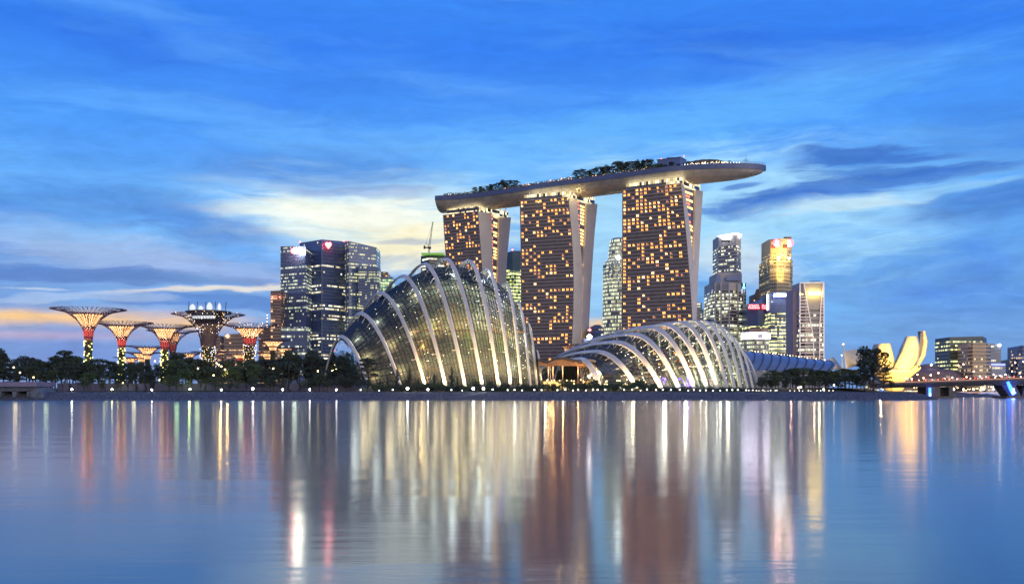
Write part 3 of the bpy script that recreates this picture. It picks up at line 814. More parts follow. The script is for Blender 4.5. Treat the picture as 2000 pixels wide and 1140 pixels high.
glowdots([deck(rd.uniform(1345,1425), .62, rd.uniform(1.8,4.6)) for _ in range(40)], .3, ydot, 'restaurant_lights', r_)
r_ = thing('signal_mast', deck(1457,.2,0), 'thin signal mast with cross arms near the pointed right tip of the sky deck', 'mast')
a = deck(1457,.2,0); mb = MB(); mb.tube([a, a+Vector((0,0,11))], [.22,.12], 6); mb_ = MB()
for z, l in ((6,2.4), (7.2,1.6), (7.3,.9)): mb_.bar(a+Vector((-l,0,z)), a+Vector((l,0,z)), .22)
for x in (-2.4, 2.4, -1.4, 1.4): mb_.bar(a+Vector((x,0,6)), a+Vector((x,0,7.4)), .16)
build(mb, 'pole', mull_m, r_); build(mb_, 'cross_arm', mull_m, r_)
# warm lamps under the deck where it meets the towers
for px, py, Y, pw in ((1125,379,985,2600), (1150,382,1000,3500), (1090,382,975,1500), (1305,354,918,1500), (1325,352,915,1500), (1035,388,990,1200)):
    pointlamp('soffit_lamp', P(px, py, Y)+Vector((0,-1,0)), pw, (1,.72,.25), .5)

# ================================================================== supertrees
rod_m = mat('purple_steel_rod', (.16,.10,.15), .5, .2, .1, .3)
skin_m = mat('pale_funnel_skin', (.34,.25,.20), .6, 0, .08, .4)
trunk_m = inner_mat('planted_trunk', (.02,.03,.02), (.06,.08,.035), (.09,.07,.05), .9)
gdot = lampmat('yellow_green_string_light', (.95,.90,.25), 5); wdot2 = lampmat('cool_string_light', (.95,.93,1), 6); rdot = lampmat('amber_string_light', (1,.6,.2), 5)
funnel_lamp = lampmat('funnel_tube_light', (1,.52,.22), 2.3); neck_lamp = lampmat('red_tube_light', (1,.10,.07), 1.2)
def supertree(px, pyr, Y, rimpx, pyn, tpx, label, corepx=None, lit=1.0, pyc=None, dots='g', n=40, red=1.0, base_z=GZ):
    zr, zn = PZ(pyr, Y), PZ(pyn, Y); k = Y/F; R0 = tpx*k; R1 = rimpx*k; cx = PX(px, Y)
    rr = random.Random(int(px*7))
    root = thing('supertree', (cx, Y, base_z), label, 'supertree', 'supertrees of the garden')
    C = Vector((cx, Y, 0))
    def at(th, ang, rs=1.0, top=1.0):     # quadrant flare
        rad = R0*1.0 + (R1-R0)*(1-cos(th))*rs; z = zn + (zr-zn)*sin(th)*top
        return Vector((cx+rad*cos(ang), Y+rad*sin(ang), z))
    # trunk, a little wider at the foot
    mb = MB(); H = zn-base_z
    rings = []
    for i in range(15):
        f = i/14; r_ = R0*(1.30-.42*min(1, f*1.6)+.0) ; z = base_z-1+(H+1)*f
        rings.append([C+Vector(((r_+rr.uniform(-.4,.4))*cos(2*pi*j/22), (r_+rr.uniform(-.4,.4))*sin(2*pi*j/22), z)) for j in range(22)])
    mb.loft(rings); build(mb, 'trunk', trunk_m, root)
    # core funnel
    cr = (corepx or rimpx*.38)*k; zc = PZ(pyc, Y) if pyc else zn+(zr-zn)*.87
    mb = MB(); rings = []
    for i in range(13):
        th = (i/12)*pi/2*.80; q = (1-cos(th))/(1-cos(pi/2*.80)); rad = R0*.86+(cr-R0*.86)*q; z = zn-1+(zc-zn+1)*sin(th)/sin(pi/2*.80)
        rings.append([C+Vector((rad*cos(2*pi*j/32), rad*sin(2*pi*j/32), z)) for j in range(32)])
    mb.loft(rings, True, False); build(mb, 'core_funnel', skin_m, root, True)
    mb = MB(); mb.loft([[p+Vector((0,0,d)) for p in [C+Vector(((cr+q)*cos(2*pi*j/32), (cr+q)*sin(2*pi*j/32), zc)) for j in range(32)]] for q, d in ((0,-.3),(.5,-.3),(.5,.5),(0,.5))], True, False); build(mb, 'funnel_rim', rod_m, root)
    # light tubes up the funnel
    mb = MB(); mr = MB()
    for j in range(26):
        a = 2*pi*(j+.5)/26
        if sin(a) > .35: continue
        line = []
        for i in range(9):
            th = (.12+.86*i/8)*pi/2*.80; q = (1-cos(th))/(1-cos(pi/2*.80)); rad = R0*.86+(cr-R0*.86)*q + .35; z = zn-1+(zc-zn+1)*sin(th)/sin(pi/2*.80)
            line.append(C+Vector((rad*cos(a), rad*sin(a), z)))
        mb.tube(line[3:], .016*R1*lit, 3); mr.tube(line[:3], .010*R1*lit, 3)
    if lit > 0: build(mb, 'funnel_lights', funnel_lamp, root); build(mr, 'neck_lights', neck_lamp if red else funnel_lamp, root)
    # rods of the canopy, forking towards the rim
    mb = MB(); rw = max(.10, .0046*R1)
    for j in range(n):
        a = 2*pi*j/n
        mb.tube([at(pi/2*.0, a), at(pi/2*.15, a), at(pi/2*.3, a), at(pi/2*.45, a), at(pi/2*.62, a)], rw*1.25, 4, False)
        d = pi/n
        for s_ in (-1, 1):
            p1 = at(pi/2*.62, a); p2 = at(pi/2*.74, a+s_*d*.55); p3 = at(pi/2*.86, a+s_*d*.95+rr.uniform(-.02,.02)); p4 = at(pi/2*.98, a+s_*d*.45+rr.uniform(-.03,.03)); p4.z += rr.uniform(.0,.03)*(zr-zn)
            mb.tube([p1, p2, p3, p4], rw*.85, 3, False); mb.tube([p3, at(pi/2*.99, a+s_*d*1.6)], rw*.7, 3, False)
            mb.tube([p2, at(pi/2*.80, a+s_*d*1.6)+Vector((0,0,rr.uniform(0,.05)*(zr-zn)))], rw*.7, 3, False)
    for th in (.12, .3, .5):
        mb.tube([at(pi/2*th, 2*pi*i/40) for i in range(41)], rw, 3, False)
    # upper lattice, from the funnel rim out to the canopy rim
    for j in range(n):
        a = 2*pi*(j+.5)/n; p1 = C+Vector((cr*cos(a), cr*sin(a), zc)); p2 = at(pi/2*.80, a); p2.z += .02*(zr-zn)
        mb.tube([p1, p2.lerp(p1, .5)+Vector((0,0,-.02*(zr-zn))), at(pi/2*.99, a+rr.uniform(-.05,.05))], rw*.8, 3, False)
    build(mb, 'canopy_rods', rod_m, root)
    # string lights on the planted trunk / rods
    pts = []
    if dots == 'g':
        for _ in range(int(70*(H/35+.2))):
            a = rr.uniform(pi*1.02, pi*1.98); z = base_z+H*rr.random()**1.3*.96; r_ = R0*(1.30-.42*min(1,(z-base_z)/H*1.6))+.5
            pts.append(C+Vector((r_*cos(a), r_*sin(a), z)))
        tag(glowdots(pts, .36, gdot, 'trunk_lights', root), kind='stuff')
    if dots in ('w', 'h'):
        for _ in range(230 if dots == 'w' else 110):
            a = rr.uniform(0, 2*pi); th = rr.uniform(.25,.98)*pi/2; pts.append(at(th, a)+Vector((rr.uniform(-.3,.3), -.3, rr.uniform(-.2,.6))))
        for _ in range(130):
            a = rr.uniform(pi, 2*pi); z = rr.uniform(zn-(zn-base_z)*.55, zn); pts.append(C+Vector(((R0*1.05+.3)*cos(a), (R0*1.05+.3)*sin(a), z)))
        glowdots(pts[::3], .19, wdot2, 'canopy_lights', root); glowdots(pts[1::3], .19, rdot, 'amber_lights', root)
    # the lamps that wash the funnel
    if lit > 0:
        for a in (-2.3, -1.57, -.84):
            p = C+Vector(((R0+1.6)*cos(a), (R0+1.6)*sin(a), zn-.5))
            if red: pointlamp('red_wash', p+Vector((0,0,.6)), 150*lit*(R1/20)**2, (1,.06,.05), .3)
            q = at(pi/2*.42, a, .55); spotlamp('funnel_wash', p+Vector((1.2*cos(a), 1.2*sin(a), 1.5)), C+Vector((cr*.6*cos(a), cr*.6*sin(a), zc)), 4200*lit*(R1/20)**2, (1,.66,.34), 80, .8, .3)
    return root, C, zr, zn, R1
supertree(173, 604, 560, 72, 661, 7.6, 'tallest supertree of the left trio, far left, with a red neck and wide rod canopy', corepx=27, pyc=614, n=44)
supertree(238, 630, 600, 60, 677, 6.6, 'second supertree from the left with a red neck and yellow-lit planted trunk', corepx=23, pyc=637, n=40)
supertree(322, 636, 600, 58, 680, 7.6, 'third supertree from the left with a red neck, in front of a dimmer one', corepx=20, pyc=642, n=40)
supertree(337, 646, 660, 50, 684, 6.6, 'dim supertree half hidden behind the third red-necked one', corepx=16, lit=.35, dots='', n=34)
r4, C4, zr4, zn4, R4 = supertree(407, 614, 610, 71, 676, 14, 'thick-trunked supertree covered in white dots with a treetop bar on top', corepx=27, lit=0, dots='w', n=46)
supertree(488, 634, 620, 57, 672, 11, 'supertree with orange-red funnel right of the thick-trunked one', corepx=27, lit=1.1, dots='h', pyc=642, n=40)
supertree(288, 676, 700, 42, 702, 5, 'small warm-lit supertree low between the second and third red-necked ones', corepx=17, lit=.9, dots='', n=30, red=0)
supertree(277, 688, 720, 42, 706, 5, 'small supertree just below and left of the low warm-lit one', corepx=15, lit=.8, dots='', n=30, red=0)
supertree(255, 698, 740, 34, 712, 4, 'lowest small supertree beside the second trunk from the left', corepx=14, lit=.8, dots='', n=26)
supertree(533, 664, 680, 34, 684, 5, 'small golden supertree in front of the brown office tower', corepx=19, lit=1, dots='', n=30, red=0)
supertree(556, 679, 700, 40, 694, 4, 'small golden supertree right of the other small golden one, near the blue tower', corepx=13, lit=.9, dots='', n=28, red=0)
supertree(408, 687, 700, 36, 701, 5, 'low red-lit supertree below the thick-trunked one', corepx=15, lit=.8, dots='', n=28)
supertree(370, 689, 710, 34, 704, 4, 'low red-lit supertree left of the thick trunk', corepx=9, lit=.8, dots='', n=26)
supertree(522, 688, 700, 30, 701, 4, 'low golden supertree just above the tree line under the small golden one', corepx=14, lit=.9, dots='', n=26, red=0)
supertree(470, 691, 720, 33, 704, 4, 'low orange-lit supertree below the orange-red funnel', corepx=17, lit=.9, dots='', n=26)
supertree(1112, 672, 640, 26, 700, 4, 'reddish supertree top in front of the middle hotel tower base', corepx=14, lit=.7, dots='', n=28)
# bar on the thick-trunked supertree
bar = thing('treetop_bar', C4+Vector((0,0,zr4)), 'round treetop bar with white-lit pods on the thick-trunked supertree', 'bar')
mb = MB(); mb.lathe(C4+Vector((0,0,zr4-5.5)), [(8,0), (9,2), (9.5,5), (13.4,6.2), (13.4,7.2), (12,7.4)], 28); build(mb, 'bar_floor', mull_m, bar)
wl = lampmat('white_pod_light', (.93,.96,1), .85)
mb = MB(); mb.box(C4+Vector((0,-9.2,zr4-2.2)), (13,1.2,1.6)); build(mb, 'bar_window', wl, bar)
for x, h, w_ in ((-8.5,4,3.4), (-3.6,3,2.8), (1.6,5,3.4), (7.4,4.6,2.2)):
    mb = MB(); c = C4+Vector((x, -3, zr4+2)); mb.lathe(c, [(w_*.28,0), (w_*.5,h*.3), (w_*.48,h*.6), (w_*.25,h*.9), (.1,h)], 10); build(mb, 'pod', wl, bar, True)
mb = MB()
for x in (-11,-6,-1,4.8,11): mb.bar(C4+Vector((x,-3,zr4+1.5)), C4+Vector((x+.4,-3,zr4+7.5)), .3)
build(mb, 'pod_frame', mull_m, bar)

# ================================================================== trees
leafA = inner_mat('dark_evergreen_leaf', (.028,.048,.042), (.062,.092,.066), (.04,.062,.06), .35)
leafB = inner_mat('mid_green_leaf', (.045,.08,.05), (.095,.15,.08), (.06,.10,.075), .35)
bark = mat('bark', (.06,.05,.045), .9, 0, .3, 1)
def leaves(mb, c, r, n, size, rg, flat=1.0):
    for _ in range(n):
        while True:
            d = Vector((rg.uniform(-1,1), rg.uniform(-1,1), rg.uniform(-1,1)))
            if .15 < d.length < 1: break
        d = d.normalized()*d.length**.4
        p = Vector(c)+Vector((d.x*r, d.y*r, d.z*r*flat))
        u = Vector((rg.gauss(0,1), rg.gauss(0,1), rg.gauss(0,.5))).normalized(); v = u.cross(Vector((rg.gauss(0,1), rg.gauss(0,1), rg.gauss(0,1)))).normalized()
        s_ = size*rg.uniform(.6,1.3)
        mb.v += [tuple(p-u*s_*.5), tuple(p+v*s_*.35), tuple(p+u*s_*.5), tuple(p-v*s_*.35)]; k = len(mb.v); mb.face((k-4,k-3,k-2,k-1))
def tree_proto(kind, seed):
    """mesh data for trunk and crown, foot at the origin, about 12 m tall"""
    rg = random.Random(seed); cr = MB(); tr = MB()
    if kind == 'round':
        H = 12; cl = []
        tr.tube([(0,0,-.6), (.1,.1,2.5), (.2,0,5.5)], [.36,.28,.2], 6)
        for i in range(30):
            a = rg.uniform(0,2*pi); z = rg.uniform(4.0,10.8); rad = 4.4*sqrt(max(.05, 1-((z-7.0)/4.6)**2))*rg.uniform(.35,1)
            cl.append(Vector((rad*cos(a), rad*sin(a), z)))
        for c in cl:
            leaves(cr, c, rg.uniform(.9,1.7), 80, .62, rg, .75)
            if rg.random() < .5: tr.tube([(.15,0,rg.uniform(2.5,5)), c*.55+Vector((0,0,c.z*.35)), c], [.14,.09,.04], 4, False)
    elif kind == 'umbrella':
        tr.tube([(0,0,-.6), (.2,.1,4), (-.1,.1,8), (0,0,11)], [.34,.26,.17,.08], 6)
        for z, R in ((5.2,3.8), (7.4,4.8), (9.4,4.2), (11.2,2.8)):
            for i in range(9):
                a = 2*pi*i/9+rg.uniform(-.3,.3); rad = R*rg.uniform(.35,1); c = Vector((rad*cos(a), rad*sin(a), z+rg.uniform(-.4,.5)))
                leaves(cr, c, rg.uniform(1.0,1.6), 62, .55, rg, .36); tr.tube([(0,.1,z-1.2), c], [.12,.04], 4, False)
    elif kind == 'sparse':
        tr.tube([(0,0,-.6), (.2,.2,3), (0,0,5)], [.3,.24,.18], 6)
        for i in range(15):
            a = rg.uniform(0,2*pi); z = rg.uniform(6.5,12); rad = rg.uniform(.8,4.2); c = Vector((rad*cos(a), rad*sin(a), z))
            tr.tube([(0,0,rg.uniform(3,5)), c*.5+Vector((0,0,z*.3)), c], [.15,.09,.04], 4, False)
            for q in range(3): tr.tube([c*.8+Vector((0,0,.15*z)), c+Vector((rg.uniform(-1,1), rg.uniform(-1,1), rg.uniform(0,1.2)))], [.06,.03], 3, False)
            leaves(cr, c, rg.uniform(.8,1.3), 34, .5, rg, .6)
    elif kind == 'palm':
        tr.tube([(0,0,-.6), (.2,0,4), (.1,.1,8.6)], [.28,.2,.16], 6)
        for i in range(20):
            a = 2*pi*i/20+rg.uniform(-.2,.2); L = rg.uniform(2.8,3.8); up = rg.uniform(.1,1.2)
            prev = Vector((.1,.1,8.6))
            for q in range(1,8):
                f = q/7; p = Vector((.1+L*f*cos(a), .1+L*f*sin(a), 8.6+up*2.2*f-2.9*f*f))
                t = (p-prev); sd_ = Vector((-sin(a), cos(a), 0))
                for s_ in (-1,1):
                    for h_ in (0,.5):
                        b0 = prev+t*h_; w_ = .95*(1-f*.6); tip = b0+sd_*s_*w_+Vector((0,0,-.45*w_))+t*.3; k = len(cr.v)
                        cr.v += [tuple(b0), tuple(b0+t*.45), tuple(tip)]; cr.face((k,k+1,k+2))
                prev = p
    elif kind == 'cone':
        tr.tube([(0,0,-.6), (0,0,10)], [.25,.06], 5)
        for i in range(34):
            z = 1.0+10.6*(i/34); rad = 1.9*(1-(z/12.4))**.8*rg.uniform(.3,1); a = rg.uniform(0,2*pi)
            leaves(cr, (rad*cos(a), rad*sin(a), z), .75*(1-z/16), 46, .45, rg, 1.1)
    elif kind == 'bush':
        for i in range(12):
            a = rg.uniform(0,2*pi); rad = rg.uniform(0,1.9); leaves(cr, (rad*cos(a), rad*sin(a), rg.uniform(.5,2.3)), .9, 52, .40, rg, .8)
        for i in range(4): tr.tube([(0,0,-.3), (rg.uniform(-1,1), rg.uniform(-1,1), 1.8)], [.08,.03], 4, False)
    return cr, tr
protos = {}
def get_proto(kind, seed, leaf):
    key = (kind, seed, leaf.name)
    if key not in protos:
        cr, tr = tree_proto(kind, seed); protos[key] = (cr.mesh('crown', leaf), tr.mesh('trunk', bark))
    return protos[key]
TN = {'round':'broadleaf_tree', 'umbrella':'layered_tree', 'sparse':'sparse_tree', 'palm':'palm_tree', 'cone':'conifer_tree', 'bush':'shrub'}
def plant_tree(kind, seed, loc, sc, rz, label, group=None, leaf=None, cat=None):
    cm, tm = get_proto(kind, seed, leaf or leafA)
    r = thing(TN[kind], loc, label, cat or ('shrub' if kind == 'bush' else 'tree'), group); r.rotation_euler = (0,0,rz); r.scale = sc if hasattr(sc,'__len__') else (sc,)*3
    link('crown' if kind != 'bush' else 'foliage', cm, r); link('trunk' if kind != 'bush' else 'stem', tm, r)
    return r
SKY = [(-20,683), (0,684), (12,706), (40,703), (58,694), (80,703), (105,694), (128,684), (150,690), (168,704), (190,700), (215,699), (240,712), (265,705), (300,706), (330,697), (350,692), (378,700), (405,698), (440,699), (470,697),
       (505,701), (540,695), (566,685), (590,697), (610,686), (635,700), (662,722), (690,724), (715,701), (735,702), (752,740), (780,752), (900,756)]
def sky_y(px):
    for (a, ya), (b, yb) in zip(SKY, SKY[1:]):
        if a <= px <= b: return ya+(yb-ya)*(px-a)/(b-a)
    return SKY[-1][1]
rt = random.Random(77)
KH = {'round':11.6, 'umbrella':11.9, 'sparse':12.4, 'palm':9.6, 'cone':11.6, 'bush':2.9}
names = {'round':'broad dark tree', 'umbrella':'layered flat-crowned tree', 'sparse':'thin-crowned tree with bare branches', 'palm':'palm tree', 'cone':'narrow pointed tree', 'bush':'low shrub'}
def near_what(px):
    marks = [(0,'the sluice building'), (110,'the start of the lilac wall'), (173,'the tallest left supertree'), (238,'the second supertree'), (322,'the third supertree'), (407,'the thick-trunked supertree'), (488,'the orange-red supertree'),
             (545,'the small golden supertrees'), (600,'the blue office tower'), (665,'the left end of the tall conservatory'), (722,'the leftmost arch foot')]
    return min(marks, key=lambda m: abs(m[0]-px))[1]
rows3 = [('back', 520, list(range(-12, 690, 17)), 1.0, ('round','umbrella','round','sparse','round')), ('middle', 472, list(range(-4, 700, 22)), .93, ('round','umbrella','round','round','palm')), ('front', 434, list(range(88, 720, 15)), .0, ('umbrella','sparse','round','palm','cone','round'))]
fixed = {58:'sparse', 128:'umbrella', 720:'umbrella', 350:'umbrella', 30:'palm'}
cnt = 0
for rn, Y, pxs, fk, kinds in rows3:
    for i, px0 in enumerate(pxs):
        px = px0+rt.uniform(-5,5); kind = kinds[rt.randrange(len(kinds))]
        if fk == 0:
            h = rt.uniform(4,7) if px0 < 600 else rt.uniform(5,8); zb = 3.3
            if 640 < px0: kind = 'round'
        else:
            top = PZ(sky_y(px)+ (rt.uniform(0,7) if rn == 'back' else rt.uniform(5,26)), Y); h = (top-GZ); zb = GZ
        y = Y+rt.uniform(-7,7) if fk else 421.5+rt.uniform(-2.5,1.5)
        s_ = h/KH[kind]; wx = min(1.35, max(.85, s_*rt.uniform(.85,1.05)))
        plant_tree(kind, rt.randrange(3), (PX(px, y), y, zb), (wx if fk else s_*rt.uniform(.8,1.1), wx if fk else s_, s_), rt.uniform(0,6),
          '%s by %s, %s in the %s row' % (names[kind].replace('thin-crowned tree with bare branches','bare-branched tree'), near_what(px), ordn(i+1), rn), 'trees along the left shore', leafB if (rn != 'back' and 330 < px < 520 and rt.random() < .6) or rt.random() < .12 else leafA)
for px, py, Y, kind, lab in ((127,684,500,'umbrella','layered tree standing highest between the sluice building and the tallest supertree'), (52,693,505,'sparse','bare-branched tree above the sluice building skyline'),
        (349,690,500,'umbrella','layered tree against the sky left of the thick-trunked supertree'), (719,699,436,'umbrella','round-topped layered tree in front of the leftmost arch foot of the tall conservatory'), (-2,680,480,'round','tall tree cut by the left picture edge'),
        (568,684,480,'round','taller rounded tree in front of the blue office tower base'), (609,686,485,'round','dark dome-crowned tree between the blue tower and the tall conservatory'), (32,697,500,'palm','slim palm above the sluice building')):
    h = PZ(py, Y)-GZ; s_ = h/KH[kind]; plant_tree(kind, 1, (PX(px,Y), Y, GZ), (min(s_,1.2), min(s_,1.2), s_), 1.1, lab, 'trees along the left shore')
# conifers and shrubs in front of the tall conservatory
seen_ = {'cone':0, 'bush':0}
for i, (px, py, Y) in enumerate(sorted(((776,718,428), (800,716,427), (757,735,427), (816,736,426), (848,731,428), (862,738,426), (882,716,427), (893,735,426), (742,738,427), (930,742,427), (960,744,427), (987,744,427)))):
    h = PZ(py, Y)-4.4; kind = 'cone' if py < 740 else 'bush'; seen_[kind] += 1
    plant_tree(kind, i % 3, (PX(px,Y), Y, 4.4), (h/KH[kind]*1.0, h/KH[kind]*1.0, h/KH[kind]), i, '%s %s from left, in front of the tall conservatory arches' % ('dark pointed conifer' if kind == 'cone' else 'tall leafy shrub', ordn(seen_[kind])), 'planting at the tall conservatory foot', leafA)
for i in range(34):
    px = 735+i*9.8+rt.uniform(-3,3); Y = 423+rt.uniform(-3,2); h = rt.uniform(1.6,3.6)
    plant_tree('bush', i % 3, (PX(px,Y), Y, 3.6), (h/2.9*1.5, h/2.9, h/2.9), i*1.3, 'low hedge shrub %s from left below the tall conservatory' % ordn(i+1), 'hedge below the tall conservatory', leafA if i % 3 else leafB)
for i in range(24):
    px = 1072+i*9+rt.uniform(-3,3); Y = 426+rt.uniform(-3,3); h = PZ(rt.uniform(742,751), Y)-4.0
    plant_tree('bush' if h < 4 else 'round', i % 3, (PX(px,Y), Y, 4.0), (h/2.9*1.1 if h < 4 else h/11*1.6,)*2+(h/2.9 if h < 4 else h/11,), i, 'garden tree %s from left in front of the wavy canopy and lit pavilion' % ordn(i+1), 'planting between the two conservatories', leafB)
for i in range(30):
    px = 1262+i*8.2+rt.uniform(-2,2); Y = 421+rt.uniform(-2,2); h = rt.uniform(1.0,2.0)
    plant_tree('bush', i % 3, (PX(px,Y), Y, 3.4), (h/2.9*1.7, h/2.9, h/2.9), i*1.7, 'low hedge shrub %s from left below the low conservatory' % ordn(i+1), 'hedge below the low conservatory', leafA)
# right-hand shore trees
SK2 = [(1484,735), (1500,722), (1530,719), (1570,715), (1610,722), (1640,720), (1665,716), (1680,722), (1752,740)]
def sk2(px):
    for (a, ya), (b, yb) in zip(SK2, SK2[1:]):
        if a <= px <= b: return ya+(yb-ya)*(px-a)/(b-a)
    return 735
for rn, Y, n in (('back', 470, 20), ('front', 432, 17)):
    for i in range(n):
        px = 1487+i*(232.0/n)+rt.uniform(-3,3) + (0 if rn == 'back' else 3); top = PZ(sk2(px)+(rt.uniform(0,5) if rn == 'back' else rt.uniform(8,24)), Y); h = top-GZ+ (1.2 if rn == 'front' else 0); kind = ('round','umbrella','round','palm','round')[rt.randrange(5)]
        if px > 1700 and rn == 'back': continue
        plant_tree(kind, rt.randrange(3), (PX(px,Y), Y, GZ if rn == 'back' else 3.8), (h/KH[kind]*1.2,)*2+(h/KH[kind],), i*2.1, '%s %s from left in the %s row on the right shore' % (names[kind], ordn(i+1), rn), 'trees on the right shore', leafB if rt.random() < .4 else leafA)
# the big tree in front of the lotus-shaped museum
Y = 428; h = PZ(677, Y)-4
for nm, px, py, k_, wd in (('big', 1706, 677, 'round', 1.15), ('left', 1688, 700, 'umbrella', 1.0), ('right', 1728, 722, 'umbrella', 1.1), ('low', 1745, 742, 'round', .9)):
    h = PZ(py, Y)-4; plant_tree(k_, 2, (PX(px,Y), Y+(px-1706)*.05, 4), (wd*h/KH[k_]*.85,)*2+(h/KH[k_],), .7, {'big':'largest dark tree on the right shore, in front of the golden museum', 'left':'layered tree leaning out left of the largest right-shore tree', 'right':'layered tree below the golden museum, right of the largest tree', 'low':'last low tree at the tip of the right shore before the bridge'}[nm], 'trees on the right shore')
# roof-garden trees on the sky deck
k_ = 0
for px, h, kind in [(873,4,'palm'), (884,4.5,'palm'), (895,4,'palm'), (905,5,'bush'), (915,5,'palm'), (928,8.5,'umbrella'), (940,9.5,'round'), (952,9,'umbrella'), (962,10,'round'), (973,9.5,'umbrella'), (984,10.5,'round'), (995,11.5,'umbrella'), (1006,11,'umbrella'),
        (1016,6,'palm'), (1030,4,'palm'), (1050,4,'palm'), (1070,5,'palm'), (1092,5,'palm'), (1108,6,'palm'), (1127,11,'umbrella'), (1138,10.5,'umbrella'), (1150,9,'round'), (1161,11,'umbrella'), (1172,11.5,'round'), (1184,11,'round'), (1196,10,'umbrella'),
        (1206,12.5,'round'), (1218,12.5,'round'), (1229,12,'umbrella'), (1242,12,'umbrella'), (1251,13,'round'), (1266,12,'round'), (1279,9,'bush'), (1290,10,'round'), (1300,8,'umbrella'), (1312,9,'round'), (1325,8,'round'), (1337,7,'umbrella'), (1343,9,'palm'), (1412,6,'palm'), (1425,7,'palm'), (1431,6,'umbrella')]:
    k_ += 1; p = deck(px, rt.uniform(.15,.7), -.3); s_ = h/KH[kind]*(1.18 if px < 1280 else .8)
    plant_tree(kind, k_ % 3, p, (s_*1.05, s_*1.05, s_), k_*1.9, 'rooftop %s %s from left along the sky deck' % ({'palm':'palm','bush':'shrub','round':'tree','umbrella':'spreading tree'}[kind], ordn(k_)), 'roof garden trees on the sky deck')
for px, py, Y, c in ((30,735,455,(1,.8,.4)), (90,742,440,(.8,1,.5)), (205,738,445,(.9,1,.5)), (262,745,430,(1,.9,.5)), (345,728,440,(.6,1,.45)), (385,735,440,(.7,1,.4)), (470,738,440,(.8,1,.6)), (515,742,430,(1,.9,.5)), (575,735,440,(.8,1,.8)), (640,742,430,(1,.85,.6)), (700,748,428,(1,.8,.7))):
    pointlamp('tree_uplight', P(px,py,Y), 330, c, 1.0)
for px in (930,947,975,1140,1165,1190,1212,1236,1262,1275): 
    p = deck(px, .8, 1.6); pointlamp('roof_garden_lamp', p, 420, (1,.68,.36), .3)

mb = MB(); rh = random.Random(8)
for i in range(250):
    px = 868+ i*1.72; 
    for sd_ in (.86, .45):
        leaves(mb, deck(px, sd_, 3.0), 1.3+1.9*abs(mnoise.noise(Vector((px/9., sd_*5, 0)))), 20, .9, rh, .8)
o = build(mb, 'roof_garden_planting', leafB); tag(o, 'continuous low planting running along the sky deck between the palms', 'planting', kind='stuff')
# ================================================================== lamps along the water's edge
bulb = lampmat('cool_white_bulb', (1,.97,.86), 38); bulb_s = lampmat('small_white_bulb', (1,.95,.85), 9); bulb_g = lampmat('greenish_white_bulb', (.85,1,.45), 30)
def lamp_meshes(r, h, bm_):
    p = MB(); p.lathe((0,0,0), [(.22,0), (.22,.08), (.09,.12), (.08,h-.1), (.16,h)], 8)
    g = MB(); g.sphere((0,0,h+r*.8), r, 8, 6); c = MB(); c.lathe((0,0,h+r*1.65), [(r*.8,0), (r*.6,.14), (.05,.22)], 8)
    return p.mesh('post', mull_m), g.mesh('globe', bm_, True), c.mesh('cap', mull_m)
bulb_t = lampmat('tiny_white_bulb', (1,.9,.75), 5)
LM = {'a':lamp_meshes(.44, 1.0, bulb), 'g':lamp_meshes(.40, 1.0, bulb_g), 's':lamp_meshes(.25, .8, bulb_s), 't':lamp_meshes(.20, .6, bulb_t)}
lamps = [(140,'a'), (219,'g'), (295,'a'), (369,'g'), (434,'a'), (496,'a'), (551,'a'), (606,'a'), (656,'a'), (702,'s'), (742,'s'), (768,'s'), (798,'a'), (838,'a'), (883,'s'), (903,'s'), (925,'a'), (944,'a'), (964,'s'), (990,'s'), (1003,'s'), (1021,'s'), (1042,'s'), (1059,'s')]
lamps += [(1088,'s'), (1103,'s'), (1118,'s'), (1130,'s'), (1144,'s'), (1156,'s'), (1169,'s'), (1183,'s')]
lamps += [(1219+15.4*i, 's') for i in range(9)] + [(1355+12.6*i, 's') for i in range(9)] + [(1463+6.2*i, 't') for i in range(10)] + [(1543+8.5*i, 't') for i in range(11)]
for i, (px, k_) in enumerate(lamps):
    Y = 412.5 if k_ in 'ag' else 413.5
    r = thing('shore_lamp', (PX(px,Y), Y, 3.15), '%s white globe lamp post from the left along the embankment' % ordn(i+1), 'lamp post', 'lamp posts along the embankment')
    for nm, me in zip(('post','globe','cap'), LM[k_]): link(nm, me, r)
    q = rt.uniform(.62,1.12); r.scale = (q, q, q); r.location.x += rt.uniform(-.5,.5)
r = thing('shore_lamp', (PX(68,404.5), 404.5, PZ(757.5,404.5)-1.1), 'small white lamp at the corner of the sluice building roof', 'lamp post'); 
for nm, me in zip(('post','globe','cap'), LM['t']): link(nm, me, r)

